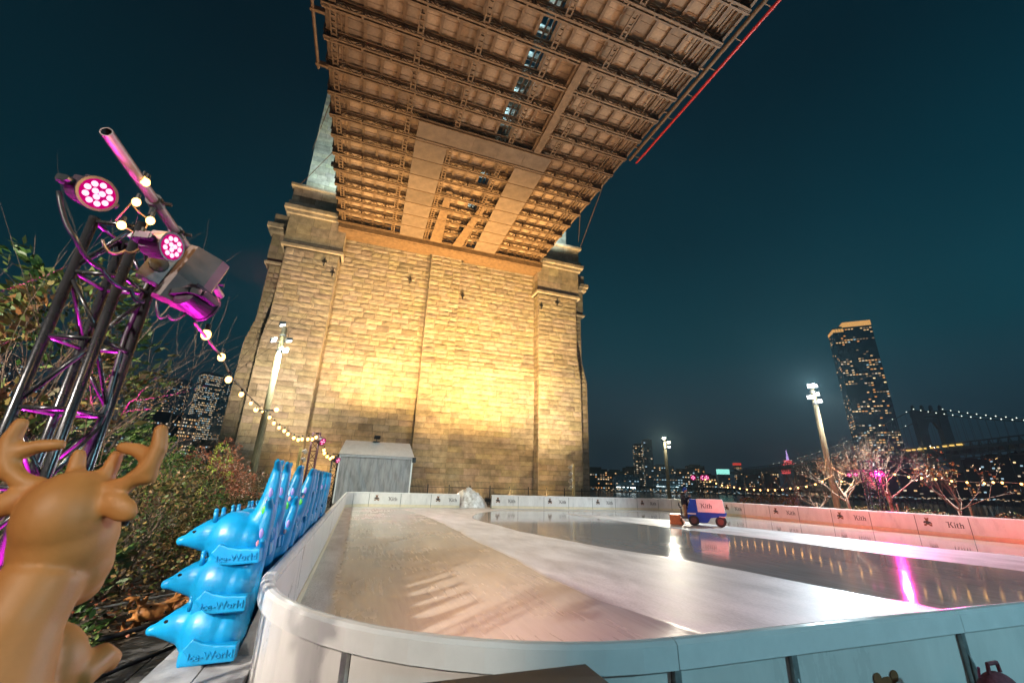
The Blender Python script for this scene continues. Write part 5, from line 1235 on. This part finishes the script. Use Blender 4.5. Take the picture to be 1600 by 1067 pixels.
# spire lit red in the far distance
es = PD(1228, 703, 5420); sp2 = thing('spire_tower', 'far stepped skyscraper with red and violet lit spire', 'skyscraper', (es.x, es.y, -1.6), 0, 'lit buildings across the river')
zt = es.z; k0 = zt+1.6
M_r1 = emat('spire_red', (1, .10, .10), 3.5, False); M_r2 = emat('spire_violet', (.7, .45, 1), 3.5, False)
MB().box((-50, -50, 0), (50, 50, k0*.55)).build('body', M_bld[0], sp2); MB().box((-62, -45, k0*.45), (62, 45, k0*.60)).box((-42, -42, k0*.60), (42, 42, k0*.69)).box((-28, -28, k0*.69), (28, 28, k0*.76)).build('lit_steps', M_r1, sp2)
MB().tube([(0, 0, k0*.76), (0, 0, k0*.86), (0, 0, k0)], [15, 9, 3], 8).build('mast', M_r2, sp2)
# tall residential tower
LX = [(1, .56, .20)]
tw = building(1291, 1361, 515, 800, 'tall dark glass residential tower with glowing amber crown', 2, .30, .21, 3.4, 3.6, (6, 2, .6, 3, 5, 1), name='residential_tower', dep=.55, crown=(emat('amber_crown', (1, .52, .16), .8, False), 8), hs=.42, ws=.75)
# ------------------------------------------------------------------ suspension bridge upstream
TB = Vector((622, 298, 0)); CRS = Vector((.878, -.479, 0)); AX = Vector((-.479, -.878, 0))
mbz = thing('suspension_bridge', 'distant steel suspension bridge with two-legged tower and lamps on its cables', 'bridge', TB)
M_mb = mat('bridge_silhouette', (.34, .42, .44), .5, metal=.7, vary=.15, scale=.05)
def bpt(c, a, z): return CRS*c+AX*a+Vector((0, 0, z))
tg = MB(); ZTOP = PD(1450, 640, TB.length).z
for s in (-1, 1):
    tg.bar(bpt(s*13, 0, -4), bpt(s*11.5, 0, ZTOP-4), 9, 7, up=AX)
tg.bar(bpt(-17, 0, ZTOP-5), bpt(17, 0, ZTOP-5), 7, 7)
tg.bar(bpt(-8, 0, ZTOP-12), bpt(8, 0, ZTOP-12), 5, 4)
for s in (-1, 1): tg.bar(bpt(s*8, 0, ZTOP-22), bpt(s*3, 0, ZTOP-11), 4, 4); tg.bar(bpt(s*9, 0, 34), bpt(-s*9, 0, 44), 2)
tg.build('tower_frame', M_mb, mbz)
for k in range(4): MB().ell(bpt(-14+k*9.3, 0, ZTOP+1.5), (2.0, 2.0, 4.2), 8, 6).bar(bpt(-14+k*9.3, 0, ZTOP-3), bpt(-14+k*9.3, 0, ZTOP), 3).build('finial', M_mb, mbz)
ZD = PD(1470, 703, TB.length).z
dkm = MB(); dkm.bar(bpt(0, -700, ZD-3), bpt(0, 260, ZD-3), 36, 2)
for s in (-1, 1): dkm.bar(bpt(s*17, -700, ZD+3), bpt(s*17, 260, ZD+3), 1.2); dkm.bar(bpt(s*17, -700, ZD-9), bpt(s*17, 260, ZD-9), 1.2)
for k in range(-60, 26):
    for s in (-1, 1): dkm.bar(bpt(s*17, k*10, ZD-9), bpt(s*17, k*10+5, ZD+3), .8); dkm.bar(bpt(s*17, k*10+5, ZD+3), bpt(s*17, k*10+10, ZD-9), .8)
dkm.build('stiffening_truss', M_mb, mbz)
zc = PD(1597, 655, (TB+AX*73).length).z
def cz(a):
    if a >= 0:
        f = (ZTOP-zc)/73; return ZTOP-f*a+a*a*.0006
    f = a/-430; return ZD+4+(ZTOP-ZD-4)*(1-f)**2 if f < 1 else ZD+4
cb = MB(); hg = MB(); lm = MB()
for s in (-1, 1):
    cb.tube([bpt(s*15, a, cz(a)) for a in list(range(-420, 0, 20))+list(range(0, 260, 10))], .45, 6)
    for a in range(-400, 250, 9): hg.bar(bpt(s*15, a, ZD), bpt(s*15, a, cz(a)), .18)
    for a in list(range(-400, 0, 26))+list(range(2, 250, 10)): lm.ell(bpt(s*15, a, cz(a)+1), .5, 6, 5)
cb.build('main_cable', M_mb, mbz); tag(hg.build('hangers', M_mb, mbz), kind='stuff'); tag(lm.build('cable_lamps', emat('cable_lamp', (.9, 1, .85), 2.2, False), mbz), kind='stuff')
dl_ = MB()
for k in range(9): dl_.box(bpt(-17.5, -20+k*9+U(-2, 2), ZD+1)-Vector((1.5, 1.5, .7)), bpt(-17.5, -20+k*9, ZD+1)+Vector((1.5, 1.5, .7)))
dl_.build('deck_lamps', emat('sodium', (1, .62, .15), 1.4, False), mbz)
# dark housing below the bridge with scattered windows
for k, (xl, xr, yt) in enumerate(((1500, 1535, 718), (1530, 1575, 712), (1570, 1640, 708))): building(xl, xr, yt, 640+30*k, 'dark housing block with scattered windows under the distant bridge, %s from its tower' % ORD[k], 1, .1, .2, 3.4, 3.6, (4, 3, 4, 2, 2, 1), name='housing_block', hs=.42, ws=.5)
for k, (xl, xr, yt) in enumerate(((1398, 1450, 735), (1448, 1505, 738))): building(xl, xr, yt, 640+20*k, 'low dark block behind the bare trees, %s from the residential tower' % ORD[k], 1, .1, .12, 3.4, 4, RM, name='housing_block')
building(1290, 1400, 735, 900, 'wide low block at the foot of the residential tower', 1, .05, .2, 4, 5, RM, name='podium_block')

# ------------------------------------------------------------------ thin river haze
hz = MB().box((-1500, -200, -4.3), (5200, 5000, 560)).build('haze', None)
hm_ = bpy.data.materials.new('night_haze'); hm_.use_nodes = True; t_ = hm_.node_tree; t_.nodes.clear()
o_ = nd(t_, 'ShaderNodeOutputMaterial'); v_ = nd(t_, 'ShaderNodeVolumePrincipled'); v_.inputs['Color'].default_value = (.62, .93, 1, 1); v_.inputs['Density'].default_value = .0003; v_.inputs['Anisotropy'].default_value = .3
t_.links.new(v_.outputs[0], o_.inputs['Volume']); hz.data.materials.clear(); hz.data.materials.append(hm_); tag(hz, kind='stuff')
